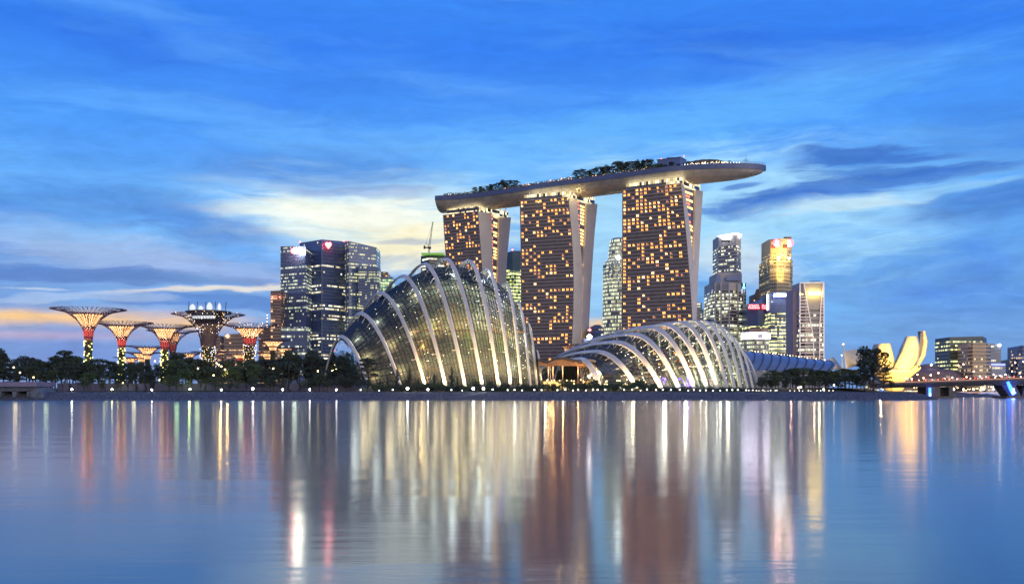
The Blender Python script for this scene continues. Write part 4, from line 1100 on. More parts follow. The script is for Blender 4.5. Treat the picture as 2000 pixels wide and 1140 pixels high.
# ================================================================== the city behind
YG, WH, AM = (.92,1,.42,1), (.95,1,.80,1), (1,.72,.28,1)
def text_part(txt, size, m, loc, rz, parent, name='sign_lettering', ext=.15, sx=1.0):
    cu = bpy.data.curves.new(name, 'FONT'); cu.body = txt; cu.size = size; cu.extrude = ext; cu.align_x = 'CENTER'; cu.align_y = 'CENTER'
    o = bpy.data.objects.new(name, cu); S.collection.objects.link(o)
    me = bpy.data.meshes.new_from_object(o); bpy.data.objects.remove(o); bpy.data.curves.remove(cu)
    me.materials.clear(); me.materials.append(m)
    t = link(name, me, parent); t.rotation_euler = (radians(90), 0, rz); t.scale = (sx,1,1)
    off = Vector((0,0,0)); r = parent
    while r is not None: off += Vector(r.location); r = r.parent
    t.location = Vector(loc)-off
    return t
def office(label, pts, depth, wall, win, fh=4.0, bh=2.0, z0=8.0, name='office_tower', cat='office tower', zlim=None, pushr=0.0, roof=True, root=None, zb=0, bandtop=0.0, out=.25):
    """pts: visible corners from left to right as (px, Y, top_py)"""
    fr = [(PX(p, Y), Y, PZ(t, Y)) for p, Y, t in pts]
    bk = [(x+pushr, y+depth, z) for x, y, z in reversed(fr)]
    if len(fr) > 2: bk = [bk[0], bk[-1]]
    poly = fr+bk
    if root is None:
        root = thing(name, (fr[0][0], fr[0][1], GZ), label, cat)
    mb = MB(); mb.prism([(x, y) for x, y, z in poly], zb or GZ-1, [z for x, y, z in poly]); build(mb, 'body', wall, root)
    # outward offset ring
    n = len(poly); cen = Vector((sum(p[0] for p in poly)/n, sum(p[1] for p in poly)/n))
    lim = zlim or min(z for _, _, z in poly)
    edges = []
    u = 0
    for i in range(n):
        a, b_ = poly[i], poly[(i+1) % n]; d = Vector((b_[0]-a[0], b_[1]-a[1])); L = d.length
        if L < .5: continue
        d /= L; nn = Vector((d.y, -d.x)); edges.append((a, b_, nn, u, L, max(0, n-1-i) )); u += L
    z = z0; top = max(p[2] for p in poly)-bandtop; k = 0
    while z+bh < top and k < 99:
        mb = MB()
        for a, b_, nn, u0_, L, _ in edges:
            if z+bh > min(a[2], b_[2])-.6: 
                if z+bh > max(a[2], b_[2])-.6: continue
                f = (z+bh+.6-min(a[2], b_[2]))/abs(a[2]-b_[2])
                if f > .97: continue
                if a[2] < b_[2]: aa = (a[0]+(b_[0]-a[0])*f, a[1]+(b_[1]-a[1])*f); bb = b_
                else: aa = a; bb = (b_[0]-(b_[0]-a[0])*f, b_[1]-(b_[1]-a[1])*f)
            else: aa, bb = a, b_
            o_ = nn*out; i_ = nn*-.1; dd = Vector((bb[0]-aa[0], bb[1]-aa[1])); LL = dd.length
            if LL < 1: continue
            dd /= LL; p0 = Vector(aa[:2])+dd*.35; p1 = Vector(bb[:2])-dd*.35
            uv = [(u0_, z), (u0_+LL, z), (u0_+LL, z+bh), (u0_, z+bh)]
            A0, A1 = p0+o_, p1+o_; B0, B1 = p0+i_, p1+i_
            mb.quad((A0.x,A0.y,z), (A1.x,A1.y,z), (A1.x,A1.y,z+bh), (A0.x,A0.y,z+bh), uv)
            c0 = [(u0_, z+.01)]*4
            mb.quad((B0.x,B0.y,z), (B1.x,B1.y,z), (A1.x,A1.y,z), (A0.x,A0.y,z), c0)
            mb.quad((A0.x,A0.y,z+bh), (A1.x,A1.y,z+bh), (B1.x,B1.y,z+bh), (B0.x,B0.y,z+bh), c0)
        if mb.f: build(mb, 'window_band', win, root)
        z += fh; k += 1
    return root, poly
def fin(root, px, Y, y0, y1, w, m, name='corner_fin', dy=-.6, px1=None):
    mb = MB(); mb.bar((PX(px, Y), Y+dy, PZ(y0, Y)), (PX(px1 if px1 else px, Y), Y+dy, PZ(y1, Y)), w); return build(mb, name, m, root)
blue_w = mat('blue_spandrel', (.11,.16,.34), .35, .2, .12, .05); blue_w2 = mat('slate_blue_spandrel', (.16,.22,.40), .35, .2, .12, .05)
brown_w = mat('brown_stone_cladding', (.30,.22,.20), .7, 0, .08, .1); grey_w = mat('grey_stone_cladding', (.40,.40,.44), .7, 0, .08, .1); beige_w = mat('beige_cladding', (.44,.38,.33), .7, 0, .08, .1)
g1 = winmat('blue_glass_sparse_lights', (.08,.13,.28), WH, YG, .20, 2.0, 4.2, 1.6, 1, row=1.0)
g2 = winmat('blue_glass_many_lights', (.09,.135,.27), YG, WH, .42, 1.7, 4.2, .95, 2, row=1.0)
g2b = winmat('blue_glass_right_face', (.10,.15,.29), YG, (1,.9,.4,1), .50, 2.2, 4.2, .9, 21, row=1.0)
g3 = winmat('blue_glass_few_amber', (.08,.12,.27), AM, WH, .14, 3.0, 4.2, 1.5, 3, row=1)
g4 = winmat('brown_tower_windows', (.12,.09,.10), AM, (1,.5,.25,1), .42, 3.0, 4.0, 1.4, 4)
g5 = winmat('teal_tower_windows', (.04,.10,.13), (.85,1,.2,1), (1,1,.45,1), .95, 3.4, 4.2, 1.8, 5)
g6 = winmat('cream_tower_windows', (.18,.20,.20), (1,.95,.5,1), (.9,1,.65,1), 1.0, 1.8, 4.2, 1.0, 6)
g7 = winmat('grey_tower_windows', (.07,.07,.09), (1,.95,.45,1), WH, .6, 2.2, 4.0, 1.7, 7)
g8 = winmat('gold_lit_windows', (.05,.045,.04), (1,.85,.3,1), WH, .3, 3.2, 4.0, 2.0, 8)
g9 = winmat('dark_tower_yellow_rows', (.035,.045,.07), (1,.95,.35,1), (1,1,.5,1), .55, 2.4, 4.2, 1.9, 9, row=1)
g10 = winmat('white_band_windows', (.05,.05,.07), WH, (1,.95,.6,1), .35, 3.0, 5.0, 1.8, 10)
g11 = winmat('low_block_windows', (.10,.11,.14), (1,.85,.5,1), WH, .45, 3.0, 3.2, 1.8, 12)
red_l = lampmat('red_beacon_light', (1,.05,.05), 25)
def beacon(root, px, py, Y, r=1.0, m=None, name='warning_light'):
    mb = MB(); mb.octa(P(px, py, Y), r); return build(mb, name, m or red_l, root)

# --- left: three joined bank towers
r, _ = office('leftmost dark blue office tower, with a blazing white and red sign near its top', [(548,1290,481), (597,1270,480.5)], 40, blue_w, g2, 4.2, 1.9, z0=216-43*4.2+ -18, zlim=None)
r1 = r
mb = MB(); c = P(581,489.5,1268)
for x, w_ in ((-2.0, 5.5), (3.2, 5.0)): mb.loft([[c+Vector((x+w_*.62*cos(a)*1.0, d, 3.6*sin(a))) for a in [2*pi*i/14 for i in range(14)]] for d in (0, -1.2)])
build(mb, 'white_sign', lampmat('white_sign_light', (1,.95,.70), 42), r)
mb = MB(); mb.loft([[P(573.5,490,1268)+Vector((3.4*cos(a), d, 3.4*sin(a))) for a in [2*pi*i/12 for i in range(12)]] for d in (0, -.9)]); build(mb, 'red_sign', lampmat('red_sign_light', (1,.04,.04), 30), r)
r, _ = office('tall middle blue office tower with a ridged top and a red logo, between two others', [(585,1330,474.5), (629,1295,467.5), (652,1310,470.5), (677,1330,472)], 45, blue_w, g3, 4.2, 1.9, z0=18)
fin(r, 629, 1294, 468, 690, 1.2, blue_w2)
mb = MB(); c = P(641.5,479.5,1296)
heart = [(0,-4.2), (3.6,.2), (3.8,3.0), (1.8,4.2), (0,3.0), (-1.8,4.2), (-3.8,3.0), (-3.6,.2)]
mb.loft([[c+Vector((x, d, z)) for x, z in heart] for d in (0, -1)]); build(mb, 'red_logo', lampmat('red_logo_light', (1,.06,.05), 22), r)
mb = MB(); mb.loft([[c+Vector((x*.5, d, z*.5+.6)) for x, z in heart] for d in (-1.2, -1.6)]); build(mb, 'white_logo', lampmat('white_logo_light', (1,.9,.85), 22), r)
for px, py in ((586,472.5), (671,470.5)): beacon(r, px, py, 1300, .9)
r, _ = office('right blue office tower of the left cluster, with a slanting roof and bright yellow-green rows', [(674,1300,471), (681,1280,470.5), (735,1300,483)], 40, blue_w2, g2b, 4.2, 1.9, z0=18)
for px in (648, 676): fin(r, px if px > 660 else 677, 1290, 473, 690, .8, blue_w)
office('lower setback block stepping down at the right of the blue office cluster', [(700,1275,519), (740,1275,521.5)], 20, blue_w2, g2b, 4.2, 2.5, z0=16)
office('lower front block with bright rows at the foot of the left blue tower', [(548,1262,640), (600,1262,640)], 20, blue_w, g2, 4.2, 2.5, z0=14)
r, _ = office('brown office tower with amber rows left of the blue cluster', [(528.5,1260,568), (548.5,1260,567)], 30, brown_w, g4, 3.9, 2.2, z0=14)
for px in (532, 546): beacon(r, px, 580, 1258, .8)
office('small purple-grey building just right of the left office cluster', [(740,1350,530), (757,1350,531)], 30, brown_w, g4, 4, 1.4, z0=14)
office('low green-lit office block between the blue cluster and the tall conservatory', [(740,1330,545), (766,1330,540)], 25, blue_w2, winmat('green_glass', (.03,.12,.10), (.4,1,.6,1), YG, .8, 3, 4, 1.3, 15), 4, 2.6, z0=14)
r, _ = office('slim grey mast-topped building left of the brown tower', [(505,1300,655), (515,1300,640), (528,1300,640)], 25, brown_w, g4, 4, 1.4, z0=12)
mb = MB(); mb.tube([P(522,640,1300), P(522,611,1300)], [.5,.2], 5); build(mb, 'antenna', mull_m, r); 
for py in (615,621,628,634): beacon(r, 522, py, 1299, .55, wdot)
office('small brown building beside the thick-trunked supertree', [(421,1250,655), (430,1250,655)], 25, brown_w, g4, 4, 1.4, z0=12)
r, _ = office('broad brown block with a round yellow logo between two supertrees', [(438,1250,652.5), (475,1250,651)], 30, brown_w, g4, 4.4, 1.3, z0=12)
mb = MB(); mb.loft([[P(444.5,656,1249)+Vector((1.6*cos(a), d, 1.6*sin(a))) for a in [2*pi*i/10 for i in range(10)]] for d in (0, -.5)]); build(mb, 'logo', ydot, r)
r, _ = office('tower under construction with a green-lit top behind the tall conservatory', [(822,1350,500), (838,1330,498), (872,1340,499)], 35, mat('raw_slab', (.10,.12,.13), .8, 0, .2, .2), winmat('site_lights', (.04,.06,.07), (1,.9,.7,1), WH, .5, 5, 4.2, 2.4, 17), 4.2, 2.2, z0=14)
mb = MB(); a, b_ = P(824,497,1335), P(868,497,1335); mb.bar(a, b_, 20, 1.6); build(mb, 'lit_top_floor', mat('green_lit_slab', (.10,.16,.05), .8, 0, .4, .3, emit=(.45,1,.2), es=.35), r)
# tower crane on it
r = thing('tower_crane', P(838,497,1330), 'tower crane with a steep jib on top of the building under construction', 'crane')
mb = MB(); q = P(838,497,1330)
def lattice(mb, a, b_, w_, n, r_=.28):
    a, b_ = Vector(a), Vector(b_); t = (b_-a).normalized(); x = Vector((0,1,0)); y = t.cross(x).normalized()
    for i, j in ((-1,-1),(1,-1),(1,1),(-1,1)): mb.tube([a+x*i*w_/2+y*j*w_/2, b_+x*i*w_/4+y*j*w_/4], r_, 3)
    for k in range(n):
        p = a.lerp(b_, k/n); p2 = a.lerp(b_, (k+1)/n); s_ = 1 if k % 2 else -1; mb.tube([p+y*s_*w_/2-x*w_/2, p2-y*s_*w_/2-x*w_/2], r_*.7, 3)
lattice(mb, q, P(838,484,1330), 2.2, 5); build(mb, 'mast', mull_m, r)
mb = MB(); lattice(mb, P(838,484,1330), P(845.5,433,1330), 1.8, 12, .24); build(mb, 'jib', mull_m, r)
mb = MB(); mb.bar(P(838,484,1330), P(829,483,1330), 1.6); mb.bar(P(829,480,1330), P(829,486,1330), 2.2); mb.tube([P(838,484,1330), P(832,473,1330), P(829,482,1330)], .3, 4); mb.tube([P(832,473,1330), P(845,437,1330)], .12, 3); build(mb, 'counter_jib', mull_m, r)
mb = MB(); mb.box(P(839.5,484,1328), (3,3,3)); build(mb, 'cab', mull_m, r)
# --- between the hotel towers
r, _ = office('teal glass tower with yellow-green rows seen between the left and middle hotel towers', [(987,1350,494), (1001,1340,489.5), (1022,1350,490)], 35, mat('teal_spandrel', (.05,.10,.14), .4, .1, .1, .1), g5, 4.4, 2.6, z0=14, bandtop=24)
beacon(r, 1001, 488, 1338, 1.0)
# round stepped bank tower
def round_tower(label, px0, px1, levels, Y, wall, win, fh, bh, n=28, name='office_tower', zlow=14):
    cx = PX((px0+px1)/2, Y); root = thing(name, (cx, Y, GZ), label, 'office tower')
    mb = MB(); prof = []
    for (py, hwpx) in levels: prof.append((hwpx*Y/F, PZ(py, Y)))
    prof = sorted(prof, key=lambda q: q[1]); prof = [(prof[0][0], GZ-1)]+prof+[(.5, prof[-1][1]+.3)]
    mb.lathe((cx, Y, 0), prof, n); build(mb, 'body', wall, root)
    z = zlow; ztop = prof[-2][1]
    def rad(z):
        for (r0, z0), (r1_, z1) in zip(prof, prof[1:]):
            if z0 <= z <= z1: return r0+(r1_-r0)*(z-z0)/max(1e-6, z1-z0)
        return prof[-1][0]
    while z+bh < ztop:
        mb = MB(); ra, rb = rad(z)+.35, rad(z+bh)+.35; per = 2*pi*ra; base = 0
        for j in range(n):
            a0, a1 = 2*pi*j/n, 2*pi*(j+1)/n
            mb.quad((cx+ra*cos(a0), Y+ra*sin(a0), z), (cx+ra*cos(a1), Y+ra*sin(a1), z), (cx+rb*cos(a1), Y+rb*sin(a1), z+bh), (cx+rb*cos(a0), Y+rb*sin(a0), z+bh), [(per*j/n, z), (per*(j+1)/n, z), (per*(j+1)/n, z+bh), (per*j/n, z+bh)])
        build(mb, 'window_band', win, root); z += fh
    return root
r = round_tower('rounded cream-lit office tower with a stepped crown between the middle and right hotel towers', 1178, 1250, [(466,18), (470,22), (486,25), (505,26), (512,32), (519,36), (645,37)], 1180, grey_w, g6, 4.4, 2.7, 34)
mb = MB(); mb.octa(P(1207,503,1140), 2.6); build(mb, 'flood_light', lampmat('white_flood', (.95,1,.9), 40), r)
# podium and exhibition buildings behind the low conservatory
r, _ = office('low dark podium with small lamps between the middle and right hotel towers', [(1140,900,661), (1230,900,657)], 30, blue_w2, g11, 3.5, 1.2, z0=40)
r, _ = office('small domed dark building behind the podium between the hotel towers', [(1150,1000,640), (1162,995,634), (1172,1000,634), (1180,1000,642)], 20, blue_w, g3, 5, 1.5, z0=60)
mb = MB(); mb.octa(P(1151.5,657,898), 2.4); build(mb, 'flood_light', lampmat('white_flood_lamp', (1,.97,.9), 40), r)
mb = MB(); mb.octa(P(1152,644,898), 1.4); build(mb, 'red_sign', lampmat('pink_sign_light', (1,.15,.15), 8), r)
office('small dark office block just right of the right hotel tower', [(1358,1250,590), (1371,1250,591)], 25, grey_w, g3, 4, 2, z0=20)
office('tiny grey block right of the dark one beside the right hotel tower', [(1370,1260,603), (1374,1260,603)], 12, grey_w, g3, 4, 2, z0=20)

# --- right: the tall white-crowned tower on its wide base
r, _ = office('tall grey tower with a slanted white-lit crown and narrow window strip', [(1403,1250,461), (1438,1230,455), (1447,1245,457)], 35, grey_w, g7, 4.0, 1.5, z0=148, bandtop=12)
wcrown = lampmat('white_crown_light', (1,.97,.92), 4)
mb = MB(); mb.bar(P(1403,462,1249), P(1438,456,1229), 1.6); mb.bar(P(1438,456,1229), P(1447.5,459,1244), 1.6); build(mb, 'crown_light', wcrown, r)
mb = MB(); c = P(1419,464.5,1236); mb.loft([[c+Vector((6.6*cos(a), d-.2*cos(a), 1.9*sin(a)+.5*cos(a))) for a in [2*pi*i/14 for i in range(14)]] for d in (0, -.8)]); build(mb, 'oval_sign', lampmat('oval_sign_light', (1,.98,.95), 10), r)
mb = MB(); mb.octa(P(1444.5,462.5,1236), 2.2); build(mb, 'side_sign', wcrown, r)
mb = MB(); c = P(1418,471,1237); mb.box(c, (10,.6,2.2)); build(mb, 'dark_lettering', dark_m, r)
r, _ = office('middle shoulder block below the white-crowned tower, with an arched recess', [(1396,1235,535), (1401,1225,532), (1449,1225,533)], 35, grey_w, g7, 4.0, 1.2, z0=110, bandtop=26)
mb = MB(); 
pts = [P(1418,548,1222), P(1418,543,1222)] + [P(1418+28*(1-cos(a)), 543-7*sin(a), 1222) for a in (.4,.8,1.2,1.57)] + [P(1446,548,1222)]
mb.loft([pts, [p+Vector((0,-1.5,0)) for p in pts]]); build(mb, 'arched_recess', blue_w, r)
mb = MB(); mb.box(P(1403,544,1221), (5,1.5,9)); build(mb, 'corner_recess', blue_w, r)
r, _ = office('wide grey base tower with vertical piers and yellow windows under the white-crowned tower', [(1388,1215,553), (1397,1205,551), (1424,1195,551), (1441,1205,553), (1457,1215,553)], 40, grey_w, g7, 4.0, 2.2, z0=14, bandtop=9)
for px, Y in ((1397,1204), (1408,1199), (1424,1193), (1441,1203), (1452,1210)): fin(r, px, Y, 553, 690, 1.6, grey_w, 'pier')
mb = MB(); mb.box(P(1451.5,558,1209), (6.5,.8,7)); build(mb, 'sign_panel', mat('dark_blue_panel', (.01,.03,.09), .4, 0, 0), r)
mb = MB(); c = P(1452,558,1208); mb.loft([[c+Vector((x, d, z)) for x, z in ((-1.4,-3), (2.2,-3), (2.2,-2), (.9,-2), (1.3,2.8), (-.2,3.2), (.0,-1.6), (-1.4,-2))] for d in (0, -.5)]); build(mb, 'cyan_emblem', lampmat('cyan_sign_light', (.15,.75,1), 6), r)
mb = MB(); mb.box(P(1451,568,1209), (4.6,.5,4.6)); build(mb, 'pale_logo', lampmat('pale_logo_light', (.6,.7,1), .8), r)
mb = MB(); mb.box(P(1393,568,1211), (3.2,.5,3)); build(mb, 'pale_logo', lampmat('pale_logo_light', (.6,.7,1), .8), r)
# --- gold-lit octagonal tower
gold_w = mat('warm_stone_cladding', (.50,.42,.28), .7, 0, .06, .1)
gw = winmat('small_dark_windows', (.06,.05,.04,1), (1,.85,.4,1), (1,.75,.35,1), .25, 2.6, 4.0, 1.2, 31, fine=(.50,.42,.28))
r, _ = office('octagonal stone tower flood-lit gold, with red emblem signs at the top', [(1498.5,1190,508), (1503,1178,508), (1517,1170,508), (1530,1170,508), (1543,1178,508), (1548,1190,508)], 40, gold_w, gw, 4.0, 1.7, z0=20)
office(None, [(1501,1192,468), (1505,1182,467.5), (1522,1174,466), (1536,1174,466), (1546,1184,466.5)], 34, gold_w, gw, 4.0, 1.5, z0=PZ(508,1190)+1, root=r, zb=PZ(509,1190), bandtop=16)
mb = MB(); mb.box(P(1538,466,1186), (8,6,3.4)); build(mb, 'roof_unit', brown_w, r)
eml = lampmat('red_emblem_light', (1,.06,.08), 7); emw = lampmat('pink_emblem_light', (1,.75,.70), 18)
for px, Y in ((1517.5,1172), (1541.5,1178)):
    mb = MB(); mb.loft([[P(px,474.5,Y)+Vector((5.2*cos(a), d, 4.6*sin(a))) for a in [2*pi*i/12 for i in range(12)]] for d in (0, -.4)]); build(mb, 'emblem_panel', eml, r)
    mb = MB(); mb.box(P(px,476,Y-1), (2.6,.6,5.6)); mb.box(P(px,479,Y-1), (4.0,.6,1.4)); mb.octa(P(px,471,Y-1), 1.4); build(mb, 'emblem_figure', emw, r)
for px in (1510, 1533): mb = MB(); mb.box(P(px,481,1174), (5,.8,4)); build(mb, 'red_window', mat('dark_red_recess', (.12,.03,.03), .6, 0, 0, emit=(1,.2,.1), es=.25), r)
for px, py, Y, pw in ((1520,512,1150,60000), (1542,512,1155,60000), (1505,510,1160,40000), (1530,545,1145,110000), (1508,590,1150,70000), (1540,600,1148,55000)):
    spotlamp('facade_flood', P(px, py, Y), P(px, py-30, Y+28), pw, (1,.66,.17), 90, .9, .5)
for px in (1521, 1541): mb = MB(); mb.octa(P(px,504,1165), 1.5); build(mb, 'flood_head', lampmat('flood_head_light', (1,.92,.6), 40), r)
# --- brown slab and the dark pair in front
r, _ = office('plain brown slab tower with a curved top behind the red sign', [(1474,1260,574), (1477,1240,565), (1488,1235,562), (1500,1240,566)], 30, brown_w, g4, 400, 1.5, z0=20)
beacon(r, 1486, 560, 1236, .8)
office('narrow stepped brown block at the left edge of the brown slab tower', [(1470,1245,589), (1475,1245,576)], 20, brown_w, g4, 6, 1.5, z0=20)
r, _ = office('dark office block with a red lettered sign and a roof sweeping up to the right', [(1460,1180,594), (1480,1172,592), (1488,1172,588), (1500,1172,579)], 30, blue_w, g9, 4.3, 2.4, z0=14, bandtop=30)
red_p = mat('red_sign_panel', (.5,.01,.02), .5, 0, 0, emit=(1,.02,.05), es=1.1); red_t = lampmat('pink_letter_light', (1,.45,.48), 3.2)
c = P(1472,599,1168); mb = MB(); mb.loft([[c+Vector((x*6.1, d, z*2.9)) for x, z in ((-1,-.8), (-.9,-1), (.9,-1), (1,-.8), (1,.8), (.9,1), (-.9,1), (-1,.8))] for d in (0, -.4)]); build(mb, 'sign_panel', red_p, r)
text_part('STRAITS', 3.1, red_t, c+Vector((0,-.7,1.25)), 0, r); text_part('TRADING', 3.1, red_t, c+Vector((0,-.7,-1.25)), 0, r)
c = P(1492,599,1168); mb = MB(); mb.loft([[c+Vector((x*3.2, d, z*2.9)) for x, z in ((-1,-.8), (-.8,-1), (.8,-1), (1,-.8), (1,.8), (.8,1), (-.8,1), (-1,.8))] for d in (0, -.4)]); build(mb, 'sign_panel', red_p, r)
text_part('Pvs', 3.0, red_t, c+Vector((0,-.7,1.2)), 0, r); text_part('Tub', 3.0, red_t, c+Vector((0,-.7,-1.3)), 0, r)
r, _ = office('dark office block with a blue-white sign and many yellow rows', [(1499,1160,574), (1504,1150,572), (1548,1150,571)], 35, blue_w, g9, 4.3, 2.5, z0=14, bandtop=19)
mb = MB(); mb.box(P(1529,576,1148.5), (22,.5,5.4)); build(mb, 'sign_panel', mat('blue_sign_panel', (.01,.04,.4), .5, 0, 0, emit=(.02,.12,.9), es=.8), r)
c = P(1525,576.5,1147.5); mb = MB(); mb.loft([[c+Vector((x, d, z)) for x, z in ((-8,-1.8), (7.6,-1.1), (8,1.5), (5,1.6), (-2.5,1.7), (-3.2,2.3), (-4.4,1.7), (-8,1.4))] for d in (0, -.4)]); build(mb, 'white_lettering', lampmat('white_letter_light', (.85,.95,1), 22), r)
fin(r, 1498.5, 1158, 574, 606, 1.0, wcrown, 'lit_edge')
# --- oval building with a white lit crown ring
r = round_tower('low oval tower with a blazing white ring sign, in front of the grey base tower', 1450, 1502, [(649,26), (664,26), (665,25), (720,25)], 900, grey_w, g6, 3.6, 2.0, 30)
mb = MB(); cx = PX(1476,900)
mb.loft([[Vector((cx+12.4*cos(2*pi*j/32), 900+12.4*sin(2*pi*j/32), z)) for j in range(32)] for z in (PZ(662,900), PZ(651,900))], True, False); build(mb, 'ring_sign', lampmat('white_ring_light', (.95,.85,1), 10), r)
mb = MB(); mb.box(P(1485,656,886), (4.6,.6,3.4)); build(mb, 'grey_screen', mat('grey_screen_panel', (.2,.18,.25), .5, 0, 0, emit=(.5,.45,.6), es=.7), r)
office('pinkish louvred low block behind the white ring sign', [(1463,1050,641), (1500,1050,640)], 25, brown_w, winmat('louvre', (.25,.16,.15), AM, AM, .2, 1.6, 8, .8, 33), 8, 6, z0=56)
# --- tapered tower with white slanting ribs
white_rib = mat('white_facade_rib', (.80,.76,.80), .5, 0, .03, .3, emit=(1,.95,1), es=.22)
r, _ = office('tower with white slanting ribs, banded wings and a glowing yellow bar sign', [(1562,1050,552), (1573,1044,551), (1609,1044,551.5)], 30, grey_w, g10, 5.0, 2.2, z0=12, bandtop=27)
office('plain mauve service tower joined to the left of the white-ribbed tower', [(1549,1062,566), (1561,1058,560)], 28, mat('mauve_concrete', (.42,.36,.45), .7, 0, .05, .2), g3, 400, 2, z0=14)
for nm, pl in (('slanting_rib', [(1570,552), (1580,610), (1588,655), (1590,706)]), ('slanting_rib', [(1608.5,552), (1603,600), (1601,640), (1600.5,706)]), ('edge_rib', [(1562.5,554), (1562.5,706)]), ('edge_rib', [(1609,552), (1609.2,706)])):
    mb = MB()
    for (a, ya), (b_, yb) in zip(pl, pl[1:]): mb.bar(P(a, ya, 1042), P(b_, yb, 1042), .9)
    build(mb, nm, white_rib, r)
mb = MB(); mb.bar(P(1562,552.5,1042), P(1609.5,551.5,1042), .9); build(mb, 'roof_edge', white_rib, r)
mb = MB()
def ribx(pl, y):
    for (a, ya), (b_, yb) in zip(pl, pl[1:]):
        if ya <= y <= yb: return a+(b_-a)*(y-ya)/(yb-ya)
    return pl[-1][0]
y = 580
while y < 705:
    xa = ribx([(1570,552), (1580,610), (1588,655), (1590,706)], y); xb = ribx([(1608.5,552), (1603,600), (1601,640), (1600.5,706)], y)
    mb.bar(P(1562.6,y,1041.6), P(xa,y,1041.6), .55); mb.bar(P(xb,y,1041.6), P(1609,y,1041.6), .55); y += 6.4
build(mb, 'wing_bands', white_rib, r)
mb = MB(); c = P(1591.5,572.5,1040.5); mb.loft([[c+Vector((x*6.4, d, z*1.6)) for x, z in ((-1,-.6), (-.9,-1), (.9,-1), (1,-.6), (1,.6), (.9,1), (-.9,1), (-1,.6))] for d in (0, -.7)]); build(mb, 'bar_sign', lampmat('yellow_bar_sign_light', (1,.66,.12), 20), r)
mb = MB(); c = P(1565,574.5,1041); mb.loft([[c+Vector((x*1.6, d, z*.9)) for x, z in ((-1,-.6), (1,-.6), (1,.6), (-1,.6))] for d in (0, -.7)]); build(mb, 'side_sign', lampmat('yellow_side_sign_light', (1,.7,.15), 8), r)
mb = MB(); mb.bar(P(1581,549,1050), P(1602,549,1050), .5); mb.bar(P(1591,551,1050), P(1591,549,1050), .4); build(mb, 'roof_gantry', mull_m, r)

# --- ribbed blue vault roof
vault_m = mat('blue_grey_roof_sheet', (.22,.30,.46), .35, .3, .08, .15)
r = thing('exhibition_hall', (PX(1535,700), 700, GZ), 'long low hall with a ribbed pale blue barrel roof right of the low conservatory', 'exhibition hall')
def vault(s, a): # s 0..1 along, a 0..1 front eave to back
    px0 = 1440+182*s; yt = 683+ (21*s**1.15); Y0 = 690-20*s; zt = PZ(yt, Y0+16); ze = PZ(724, Y0)
    x = PX(px0, Y0)+ (sin(a*pi/2)*9) ; return Vector((x, Y0+34*(1-cos(a*pi/2))**1.0*1.0, ze+(zt-ze)*sin(min(1, a*1.0)*pi/2)))
mb = MB(); mb.loft([[vault(i/40, j/12) for j in range(13)] for i in range(41)], False, False)
mb.loft([[vault(i/40, 1), vault(i/40, 1)+Vector((0,30,-6))] for i in range(41)], False, False); build(mb, 'roof', vault_m, r, True)
mb = MB()
for k in range(11):
    s_ = .03+k*.094; mb.tube([vault(s_, j/12)+Vector((0,-.25,.25)) for j in range(13)], .42, 4)
build(mb, 'roof_ribs', mat('dark_roof_rib', (.07,.09,.16), .5, .2, 0), r)
mb = MB(); a, b_ = vault(0,0), vault(1,0); mb.prism([(a.x,a.y+1), (b_.x,b_.y+1), (b_.x+8,b_.y+40), (a.x+8,a.y+40)], GZ-1, vault(1,0).z+.1); build(mb, 'wall', grey_w, r)
mb = MB(); 
for k in range(26): mb.octa(vault(.15+.85*k/26, 1)+Vector((0,1,.8)), .35)
tag(build(mb, 'ridge_lights', ydot, r), kind='stuff')
# --- tensile pavilions with masts
cream = mat('cream_membrane', (.62,.54,.40), .6, 0, .1, .2)
for label, pts, mast in (
    ('small cream tent pavilion just right of the ribbed hall', [(1621,700), (1628,697), (1645,720), (1612,722)], (1626,695)),
    ('large cream membrane canopy behind the big tree', [(1651,686), (1672,682), (1700,706), (1652,720)], None)):
    Y = 730; r = thing('tent_pavilion', (PX(pts[0][0],Y), Y, GZ), label, 'tent pavilion')
    q = [P(px, py, Y+(12 if i in (1,2) else 0)) for i, (px, py) in enumerate(pts)]; mb = MB()
    N_ = 12; rings = []
    for i in range(N_+1):
        row = []
        for j in range(N_+1):
            u, v = i/N_, j/N_; p = q[0].lerp(q[1], u).lerp(q[3].lerp(q[2], u), v); p.z -= 3.2*sin(pi*u)*sin(pi*v)*(1) ; p.y -= 5*sin(pi*u)*sin(pi*v); row.append(p)
        rings.append(row)
    mb.loft(rings, False, False); mb.loft([[p+Vector((0,.4,.25)) for p in row] for row in rings], False, False); build(mb, 'membrane', cream, r, True)
    mb = MB()
    for p in (q[2], q[3]): mb.tube([(p.x,p.y,GZ-1), p], .4, 5)
    build(mb, 'post', mull_m, r)
r = thing('tent_mast', (PX(1650,725), 725, GZ), 'tall leaning pale mast beside the large cream membrane canopy', 'mast')
mb = MB(); mb.tube([P(1654,722,725), P(1647,673,725)], [.8,.4], 6); build(mb, 'pole', steel_white, r)
mb = MB(); mb.octa(P(1647,672,725), .8); build(mb, 'top_light', rdot, r)
r = thing('tent_mast', (PX(1644,727), 727, GZ), 'short pale mast left of the tall leaning one', 'mast')
mb = MB(); mb.tube([P(1646,722,727), P(1644,694,727)], [.6,.3], 6); build(mb, 'pole', steel_white, r)
mb = MB(); mb.octa(P(1644,693.5,727), .5); build(mb, 'top_light', ydot, r)
for px, py, Y, pw in ((1627,728,712,6000), (1665,722,705,7000)): pointlamp('tent_light', P(px,py,Y), pw, (1,.72,.35), .5)

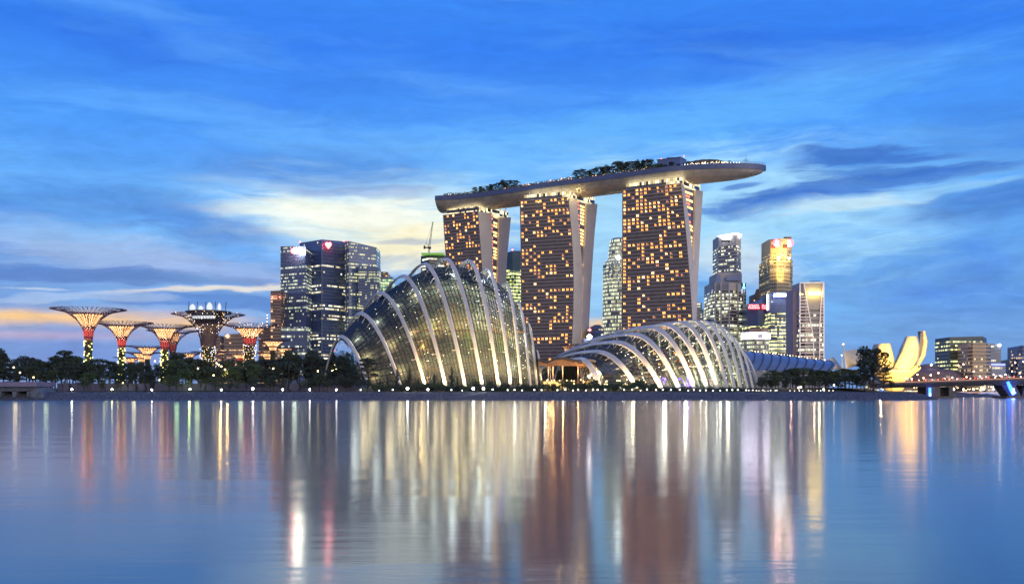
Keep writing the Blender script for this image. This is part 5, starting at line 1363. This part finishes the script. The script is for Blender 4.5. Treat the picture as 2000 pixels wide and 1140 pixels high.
# ================================================================== lotus-shaped museum
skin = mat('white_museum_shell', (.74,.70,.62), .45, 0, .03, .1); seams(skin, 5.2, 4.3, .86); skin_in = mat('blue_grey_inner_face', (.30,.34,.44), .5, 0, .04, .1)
mus = thing('lotus_museum', (PX(1746,905), 905, GZ), 'lotus-shaped museum of curved white fingers flood-lit golden yellow', 'museum')
def petal(outl, outr, Yb, Yt, th, inner_left=None):
    """outer skin between two edge lines (photo columns and rows from the foot up); the finger leans towards the viewer as it rises"""
    n = len(outl); rings = []
    for i in range(n):
        f = i/(n-1); Y = Yb+(Yt-Yb)*f**.8
        a, b_ = P(*outl[i], Y+3.0), P(*outr[i], Y+3.0); c = (a+b_)/2; wv = (b_-a); L = wv.length; m_ = c+Vector((0,-min(5, L*.30),0))
        m1 = a.lerp(b_, .25)+Vector((0,-min(4, L*.22),0)); m2 = a.lerp(b_, .75)+Vector((0,-min(4, L*.22),0))
        dback = Vector((0, th, 0)); ia = inner_left[i] if inner_left else None
        ba = (P(ia[0], ia[1], Y+th+3) if ia else a+dback); bb = b_+dback*1.0+Vector((-L*.05,0,0))
        rings.append([a, m1, m_, m2, b_, bb, ba])
    mb = MB(); mb.loft(rings)
    for fi, idx in enumerate(mb.f):
        pass
    k = 0
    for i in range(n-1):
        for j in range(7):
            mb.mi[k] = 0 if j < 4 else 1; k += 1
    return mb
P1 = petal([(1722,740), (1715,718), (1712,700), (1714,685), (1717,671)], [(1751,742), (1750,718), (1747,703), (1743,685), (1739,670)], 905, 892, 14)
P2 = petal([(1728,742), (1740,728), (1750,711), (1763,686), (1772,656.5)], [(1764,742), (1783,722), (1794,700), (1796.5,680), (1793,657)], 900, 884, 16, [(1740,742), (1742,726), (1747,709), (1756,684), (1768,658)])
P3 = petal([(1762,742), (1786,716), (1799,694), (1804,670), (1802.5,646)], [(1766,744), (1795,716), (1808,694), (1812,668), (1808,645)], 912, 905, 18, [(1762,740), (1784,708), (1793,690), (1796,668), (1796,647)])
P4 = petal([(1750,744), (1768,734), (1780,722), (1786,716), (1792,712)], [(1762,746), (1778,737), (1790,727), (1797,722), (1799,718)], 898, 886, 8)
P5 = petal([(1716,742), (1711,725), (1708,705), (1709,688), (1712,676)], [(1726,742), (1722,722), (1720,705), (1718,688), (1719,672)], 915, 915, 10)
for mb in (P1, P2, P3, P4, P5): build(mb, 'petal', [skin, skin_in], mus, True)
mb = MB(); mb.lathe((PX(1746,905), 905, 0), [(6,GZ-1), (8.5,GZ+3), (13,PZ(737,905)), (17,PZ(728,905)), (18,PZ(722,905))], 24); build(mb, 'bowl', skin, mus, True)
mb = MB(); mb.box(P(1794.5,716,884), (1.8,.5,1.8)); build(mb, 'skylight', dark_m, mus)
for px, py, Y, tx, ty, pw in ((1722,768,800,1728,700,1300000), (1757,768,790,1775,690,1600000), (1835,770,800,1803,680,1300000), (1745,752,870,1748,725,20000)):
    spotlamp('museum_flood', P(px, py, Y), P(tx, ty, 900), pw, (1,.54,.07), 60 if Y < 850 else 95, .8, .6)
# dark domed theatre and low blocks behind the bridge
r = thing('domed_theatre', (PX(1815,1150), 1150, 3), 'low dark domed theatre behind the bridge right of the golden museum', 'theatre')
mb = MB(); cx = PX(1814,1150); mb.lathe((cx,1150,0), [(36,3), (36,PZ(735,1150)), (30,PZ(724,1150)), (20,PZ(721,1150)), (12,PZ(720,1150)), (10,PZ(714,1150)), (5,PZ(711,1150)), (.5,PZ(710.5,1150))], 28); build(mb, 'dome', mat('dusky_dome', (.16,.13,.17), .7, 0, .1, .1), r, True)
mb = MB(); mb.octa(P(1819,712,1130), 1.3); build(mb, 'roof_light', wdot, r)
office('small gabled dark hut-like building right of the domed theatre', [(1832,1180,728), (1840,1178,722), (1848,1180,732)], 16, brown_w, g4, 6, 2, z0=6)
office('long low warm-lit waterfront arcade behind the bridge', [(1742,1060,757), (1852,1060,757)], 14, brown_w, winmat('arcade_glow', (.2,.15,.08), (1,.75,.35,1), (1,.85,.5,1), 1.5, 2.6, 3, 2.2, 41), 3.6, 2.6, z0=4, name='arcade', cat='arcade', zb=2)
# right-hand blocks
office('dark teal office block with long yellow-lit rows at the right', [(1855,1150,658), (1921,1150,656.5)], 40, mat('teal_block', (.07,.11,.15), .5, .1, .05, .1), winmat('yellow_rows', (.04,.07,.10), (1,.9,.35,1), YG, .6, 2.6, 4.2, 1.5, 43, row=1.2), 4.4, 1.8, z0=8, bandtop=5)
office('narrow dark blue slab edging the yellow-lit block at its right', [(1921,1160,658), (1927,1165,660)], 30, blue_w, g3, 5, 2, z0=8)
office('beige apartment block with small square windows in front of the dark office block', [(1890,1120,671), (1900,1112,669), (1926,1112,669), (1935,1120,671)], 25, beige_w, winmat('flat_windows', (.10,.10,.12), (1,.85,.6,1), AM, .22, 2.0, 4.0, 1.1, 45, row=.3), 4.0, 1.9, z0=8)
r, _ = office('blue-grey apartment tower with a bright white lamp at its top right corner', [(1934,1160,671), (1955,1160,671)], 25, blue_w2, winmat('blue_flats', (.08,.10,.16), AM, WH, .25, 2.0, 4.0, 1.1, 46, row=.3), 4.0, 2.0, z0=8)
mb = MB(); mb.octa(P(1952.5,674,1158), 1.6); build(mb, 'corner_lamp', lampmat('corner_lamp_light', (1,.95,.8), 20), r)
r, _ = office('low blue building edged with violet-blue lights along its roof', [(1936,1120,711), (1964,1120,711)], 20, blue_w2, g3, 4.5, 2, z0=8)
mb = MB(); 
for k in range(12): mb.box(P(1937+2.3*k,711.5,1119), (.7,.4,2.0))
build(mb, 'roof_edge_lights', lampmat('violet_blue_light', (.25,.3,1), 3), r)
for k, (px0, px1, py, lab) in enumerate(((1964,1970,707,'slim grey apartment block right of the violet-edged building'), (1968,1980,701,'grey apartment block with a stepped roof near the right edge'), (1979,1988,699,'beige apartment block with amber lights near the right edge'), (1988,2006,674,'taller blue-grey apartment block cut by the right picture edge'), (1996,2014,702,'front apartment block at the right picture edge'))):
    office(lab, [(px0,1220-k*9,py+3), ((px0+px1)/2,1214-k*9,py), (px1,1220-k*9,py+1)], 25, (grey_w, beige_w, brown_w, blue_w2, grey_w)[k], winmat('far_flats', (.10,.11,.15), AM, (1,.7,.5,1), .3, 1.8, 4.0, 1.1, 50+k, row=.2), 4.0, 2.0, z0=8, name='apartment_block', cat='apartment block')
for k, (px0, px1, py) in enumerate(((1848,1856,733), (1926,1938,738), (1700,1716,745))):
    office('tiny low block %s on the far shore behind the bridge' % ('left of the dark office block','under the violet-edged building','behind the museum foot')[k], [(px0,1090,py), (px1,1090,py)], 15, grey_w, g11, 3.6, 1.8, z0=6, name='low_block', cat='building')

# ================================================================== road bridge
br_m = mat('bridge_concrete', (.13,.12,.13), .8, 0, .15, .3)
r = thing('road_bridge', (PX(1860,660), 660, 0), 'wide dark road bridge on piers over the channel at the right', 'bridge')
def btop(px): return 746.5+(px-1740)/260*-9.0
def bbot(px): return 757.5+(px-1740)/260*-7.0 if px < 1950 else 752-(px-1950)/50*.6
rings = []
for i in range(33):
    px = 1722+i*(2120-1722)/32; t_, b_ = PZ(btop(px),652), PZ(bbot(px),652); x = PX(px,652)
    rings.append([(x,650,t_), (x,650,t_-1.3), (x,654,b_), (x,672,b_), (x,677,t_-1.3), (x,677,t_)])
mb = MB(); mb.loft(rings); build(mb, 'deck', br_m, r)
mb = MB()
for i in range(32):
    a, b_ = rings[i], rings[i+1]
    for k_ in (0, 5):
        for h in (.45, .95): mb.bar((a[k_][0], a[k_][1], a[k_][2]+h), (b_[k_][0], b_[k_][1], b_[k_][2]+h), .14)
        for q in range(4): p = Vector(a[k_]).lerp(Vector(b_[k_]), q/4); mb.bar(p, p+Vector((0,0,1)), .12)
build(mb, 'railing', br_m, r)
mb = MB()
for i in range(32): a, b_ = rings[i], rings[i+1]; mb.bar((a[0][0], a[0][1]-.15, a[0][2]-.1), (b_[0][0], b_[0][1]-.15, b_[0][2]-.1), .35)
build(mb, 'lit_edge', lampmat('orange_edge_light', (1,.42,.28), .8, 'NONE'), r)
mb = MB(); mb.box((PX(1814,660), 660, 2.5), (9,14,9.5)); build(mb, 'pier', br_m, r)
mb = MB(); mb.box((PX(1814,660), 660, .4), (17,20,1.6)); build(mb, 'pier_cap', br_m, r)
mb = MB(); mb.box((PX(1849,660), 660, 2.5), (2.8,14,9.5)); build(mb, 'pier', br_m, r)
mb = MB(); mb.box((PX(1849,660), 660, .4), (6,18,1.6)); build(mb, 'pier_cap', br_m, r)
blue_l = lampmat('blue_pier_light', (.03,.12,1), 7)
mb = MB(); mb.box((PX(1816.5,652), 652.3, 3.6), (1.5,.6,6)); build(mb, 'pier_light', blue_l, r)
mb = MB(); mb.box((PX(1816.5,652), 651.9, 2.2), (.7,.4,1.6)); build(mb, 'white_pier_light', lampmat('white_pier_light', (.5,.8,1), 8), r)
for pa, pb_, w_ in (((1956,751), (1972,777), 5), ((1968,750), (1983,776), 3), ((1999,752), (1990,776), 3), ((2012,752), (2002,778), 5)):
    mb = MB(); mb.loft([[P(*pa,660)+Vector((s_*w_,d,0)) for s_, d in ((-.6,-6), (.6,-6), (.6,6), (-.6,6))], [P(*pb_,660)+Vector((s_*w_,d,0)) for s_, d in ((-.45,-6), (.45,-6), (.45,6), (-.45,6))]]); build(mb, 'pier', br_m, r)
mb = MB(); mb.tube([P(1968,745,651), P(1975,760,651), P(1981,769,651)], [.9,1.3,1.6], 8); build(mb, 'pier_light', blue_l, r)
mb = MB(); mb.octa(P(1979,766,649), 1.2); mb.octa(P(1980,760,649), .7); build(mb, 'white_pier_light', lampmat('white_pier_light', (.5,.8,1), 8), r)
mb = MB(); mb.box((PX(1985,660), 660, .4), (22,20,1.6)); build(mb, 'pier_cap', br_m, r)
# street lamps on the bridge
orange_b = lampmat('sodium_lamp', (1,.45,.22), 26); whiteb = lampmat('pale_street_lamp', (1,.85,.65), 22)
def slm(h, m):
    p = MB(); p.tube([(0,0,-.3), (0,0,h-.6), (.5,0,h)], [.12,.10,.07], 5); g = MB(); g.sphere((.6,0,h), .42, 6, 4); return p.mesh('pole', mull_m), g.mesh('lamp_head', m)
rb = random.Random(5)
for k, (px, py, wt) in enumerate(((1768,738,0), (1779,739,1), (1790,731,0), (1802,738,0), (1816,732,1), (1831,728,0), (1843,740,0), (1858,737,1), (1870,713,0), (1880,711,0), (1886,736,0), (1900,725,0), (1912,735,1), (1924,738,0), (1939,731,0), (1951,733,0), (1962,731,1), (1975,725,0), (1981,708,0), (1990,728,0), (1997,706,0))):
    Y = 668; z0_ = PZ(btop(px),652); h = PZ(py, Y)-z0_; pm, hm = slm(max(1.5, h), whiteb if wt else orange_b)
    r = thing('street_lamp', (PX(px,Y), Y, z0_), '%s street lamp along the road bridge counting from its left end, %s' % (ordn(k+1), 'white' if wt else 'orange'), 'street lamp', 'street lamps on the road bridge'); link('pole', pm, r); link('lamp_head', hm, r)
# cars seen over the parapet
tyre = mat('tyre_rubber', (.02,.02,.02), .9, 0, 0); paint = [mat('silver_paint', (.4,.4,.42), .3, .5, 0), mat('dark_red_paint', (.2,.02,.02), .3, .2, 0), mat('black_paint', (.02,.02,.025), .25, .2, 0), mat('white_paint', (.7,.7,.7), .3, 0, 0)]
tail = lampmat('tail_light', (1,.10,.05), 16); headl = lampmat('head_light', (1,.9,.7), 18)
for k in range(18):
    px = 1772+k*12.6+rb.uniform(-3,3); x = PX(px,658); z = PZ(btop(px),652)
    r = thing('car', (x, 657, z), '%s small car from the left driving over the road bridge, seen above the railing' % ordn(k+1), 'car', 'cars on the road bridge')
    mb = MB(); prof = [(-2.1,.35), (-2.1,.85), (-1.7,1.0), (-1.1,1.45), (.5,1.48), (1.2,1.0), (2.1,.85), (2.15,.35)]
    mb.loft([[Vector((x+a, 657+d, z+b_)) for a, b_ in prof] for d in (-.85, .85)]); build(mb, 'body', paint[k % 4], r)
    for a in (-1.3, 1.3):
        mb = MB(); mb.loft([[Vector((x+a+.33*cos(q), 657+d, z+.33+.33*sin(q))) for q in [2*pi*i/10 for i in range(10)]] for d in (-.9,.9)]); build(mb, 'wheel', tyre, r)
    mb = MB(); mb.box((x-2.15,656.4,z+.95), (.3,.5,.4)); build(mb, 'tail_light', tail, r)
    mb = MB(); mb.box((x+2.15,656.4,z+.95), (.3,.5,.4)); build(mb, 'headlight', headl if k % 2 else tail, r)
# low arched bridge seen under the road bridge
r = thing('arched_bridge', (PX(1907,980), 980, 0), 'low pale blue arched bridge seen under the road bridge', 'bridge')
arc_m = mat('pale_blue_arch', (.45,.52,.72), .5, 0, .03, .3, emit=(.35,.45,1), es=.18)
for x0, x1 in ((1856,1902), (1904,1960), (1962,2012)):
    mb = MB(); mb.tube([P(x0+(x1-x0)*i/16, 773.0-5.5*sin(pi*i/16)**.7, 980) for i in range(17)], 1.25, 6); build(mb, 'arch', arc_m, r)
mb = MB(); mb.bar(P(1840,765.8,982), P(2030,765.8,982), 1.5, 1.3); build(mb, 'deck', mat('warm_lit_deck', (.3,.2,.15), .7, 0, .1, .4, emit=(1,.45,.3), es=.3), r)
mb = MB()
for px in (1863,1882,1901,1920,1940,1959): mb.octa(P(px,760,978), 1.0)
build(mb, 'deck_lamps', lampmat('pale_deck_lamp', (1,.9,.75), 14), r)
mb = MB()
for px in (1856,1903,1961,2012): mb.box((PX(px,980), 980, 0), (3,8,4))
build(mb, 'pier', br_m, r)
# far-shore lights
mb = MB()
for _ in range(150): mb.octa((PX(rb.uniform(1700,2060),1060), 1055+rb.uniform(0,20), 4+rb.uniform(0,14)), rb.uniform(.25,.55))
o = build(mb, 'far_shore_lights', ydot); tag(o, 'countless small amber lights strung along the far shore behind the bridge', 'lights', kind='stuff')

# ================================================================== between the conservatories
wood = mat('timber_soffit', (.45,.22,.10), .55, 0, .12, .5); darkroof = mat('dark_canopy_roof', (.06,.055,.06), .6, 0, .2, .4)
can = thing('wavy_canopy', P(1110,712,466), 'folded wavy canopy with an orange-lit soffit between the two conservatories', 'canopy')
ctl = [(1052,703,712), (1068,708,716), (1086,701,713.5), (1100,700,714), (1118,703,714), (1135,709,716), (1150,704,714), (1164,706.5,712)]
mb = MB(); mt = MB(); rb_, rt_ = [], []
for i, (px, yt, yb) in enumerate(ctl):
    a = P(px, yb, 452); b_ = P(px, yt+1.5, 452); c = P(px, yt, 478); d = P(px, yb-3, 478); c.x += 0; a2 = Vector((a.x, a.y, a.z)); 
    rb_.append([a, b_, (c.x, 478, b_.z+.5), (d.x, 478, a.z+1.0)]); rt_.append([(b_.x, 451, b_.z), (c.x, 479, b_.z+.5), (c.x, 479, b_.z+1.5), (b_.x, 451, b_.z+1.0)])
mb.loft(rb_); build(mb, 'soffit', wood, can); mt.loft(rt_); build(mt, 'roof', darkroof, can)
colm = mat('pale_canopy_column', (.55,.48,.42), .6, 0, 0)
for px, Y in ((1071,456), (1075,462), (1080,458), (1099,455), (1109,470), (1129,455), (1138,468), (1155,455), (1147,470)):
    mb = MB(); x = PX(px,Y); zt = PZ(714,Y); mb.tube([(x,Y,GZ-.5), (x,Y,zt-2), (x,Y,zt+.6)], [.16,.20,.45], 7); build(mb, 'column', colm, can)
    if Y < 460: pointlamp('canopy_lamp', (x, Y-1.2, zt-2.6), 420, (1,.50,.18), .2)
pav = thing('garden_pavilion', P(1205,745,470), 'low garden pavilion with a blazing strip of white light below the low conservatory', 'pavilion')
mb = MB(); x0, x1 = PX(1140,462), PX(1268,462)
mb.prism([(x0,462), (x1,462), (x1,476), (x0,476)], GZ-.5, PZ(735,462)); build(mb, 'wall', beige_w, pav)
mb = MB(); mb.prism([(x0-1,460.5), (x1+1,460.5), (x1+1,477), (x0-1,477)], PZ(735,462)+.02, PZ(733.3,462)); build(mb, 'roof', wood, pav)
wpan = lampmat('white_window_light', (1,.93,.78), 5)
for k in range(6):
    a = x0+1+k*(x1-x0-2)/6; mb = MB(); mb.box((a+(x1-x0)/12-.2, 461.9, (PZ(736,462)+PZ(743,462))/2), ((x1-x0)/6-.9, .25, PZ(736,462)-PZ(743,462))); build(mb, 'window', wpan, pav)
shop = thing('glowing_shop', P(1085,755,462), 'glazed shop glowing amber beside the foot of the tall conservatory', 'shop')
x0, x1 = PX(1060,458), PX(1112,458)
mb = MB(); mb.prism([(x0,459), (x1,459), (x1,470), (x0,470)], GZ-.8, PZ(743,459)); build(mb, 'wall', wood, shop)
amb = winmat('shop_glow', (.5,.25,.08), (1,.50,.10,1), (1,.72,.22,1), 2.2, 1.3, 1.4, 2.6, 61, row=.2)
mb = MB(); mb.quad((x0+.4,458.8,GZ-.3), (x1-.4,458.8,GZ-.3), (x1-.4,458.8,PZ(745,459)), (x0+.4,458.8,PZ(745,459)), [(0,0), (12,0), (12,4.4), (0,4.4)]); build(mb, 'shop_window', amb, shop)
mb = MB(); mb.box(((x0+x1)/2,464,PZ(742.4,459)), (x1-x0+1.2,12.4,.4)); build(mb, 'roof', darkroof, shop)
for k in range(9): mb = MB(); mb.box((x0+.4+k*(x1-x0-.8)/8,458.6,(GZ+PZ(745,459))/2), (.16,.25,PZ(745,459)-GZ+.6)); build(mb, 'window_post', mull_m, shop)
for px, py, Y, pw, c in ((1075,752,438,900,(1,.7,.25)), (1100,756,434,500,(1,.75,.3)), (1135,752,436,900,(1,.6,.4)), (1165,752,436,700,(.95,.4,.55)), (1182,754,434,800,(.9,1,.3)), (1215,752,438,800,(1,.75,.5)), (1240,756,434,500,(1,.8,.3)), (1065,735,462,1200,(1,.8,.5))):
    pointlamp('planting_lamp', P(px,py,Y), pw, c, .2)
glowdots([P(1062+rb.uniform(0,200), rb.uniform(741,764), 432+rb.uniform(0,12)) for _ in range(90)], .20, ydot, 'planting_lights', pav)
# a few lamps among the trees at both ends
far_pts = [(3,708), (40,718), (78,737), (52,728), (312,706), (395,720), (425,733), (250,748), (540,720), (626,725), (440,716), (435,713), (431,710), (447,722), (1552,757), (1556,756), (1620,752), (1600,760)]
for k, (px, py) in enumerate(sorted(far_pts)):
    Y = 445 if px < 1000 else 428; p = P(px, py, Y); h = p.z-3.5
    r = thing('garden_lamp', (p.x, p.y-6, 3.5), 'small garden lamp glowing among the trees, %s from the left' % ordn(k+1), 'lamp post', 'garden lamps among the shore trees')
    mb = MB(); mb.tube([(0,0,0), (0,0,h)], [.09,.07], 5); link('post', mb.mesh('post', mull_m), r); mb = MB(); mb.sphere((0,0,h), .32, 6, 4); link('globe', mb.mesh('globe', ydot if px < 1000 else wdot), r)
for px, py, Y, c, pw in ((430,715,500,(1,.6,.15),2600), (444,728,470,(1,.6,.2),1200), (1545,745,440,(1,.5,.3),700), (1590,745,442,(1,.6,.4),900), (1600,735,445,(.9,1,.4),700), (1500,745,440,(.9,1,.4),500), (1690,738,450,(1,.7,.3),2500), (1720,745,455,(1,.7,.3),2500), (230,750,421,(.8,1,.3),200), (369,755,420,(.6,1,.2),350)):
    pointlamp('tree_uplight', P(px,py,Y), pw, c, .3)
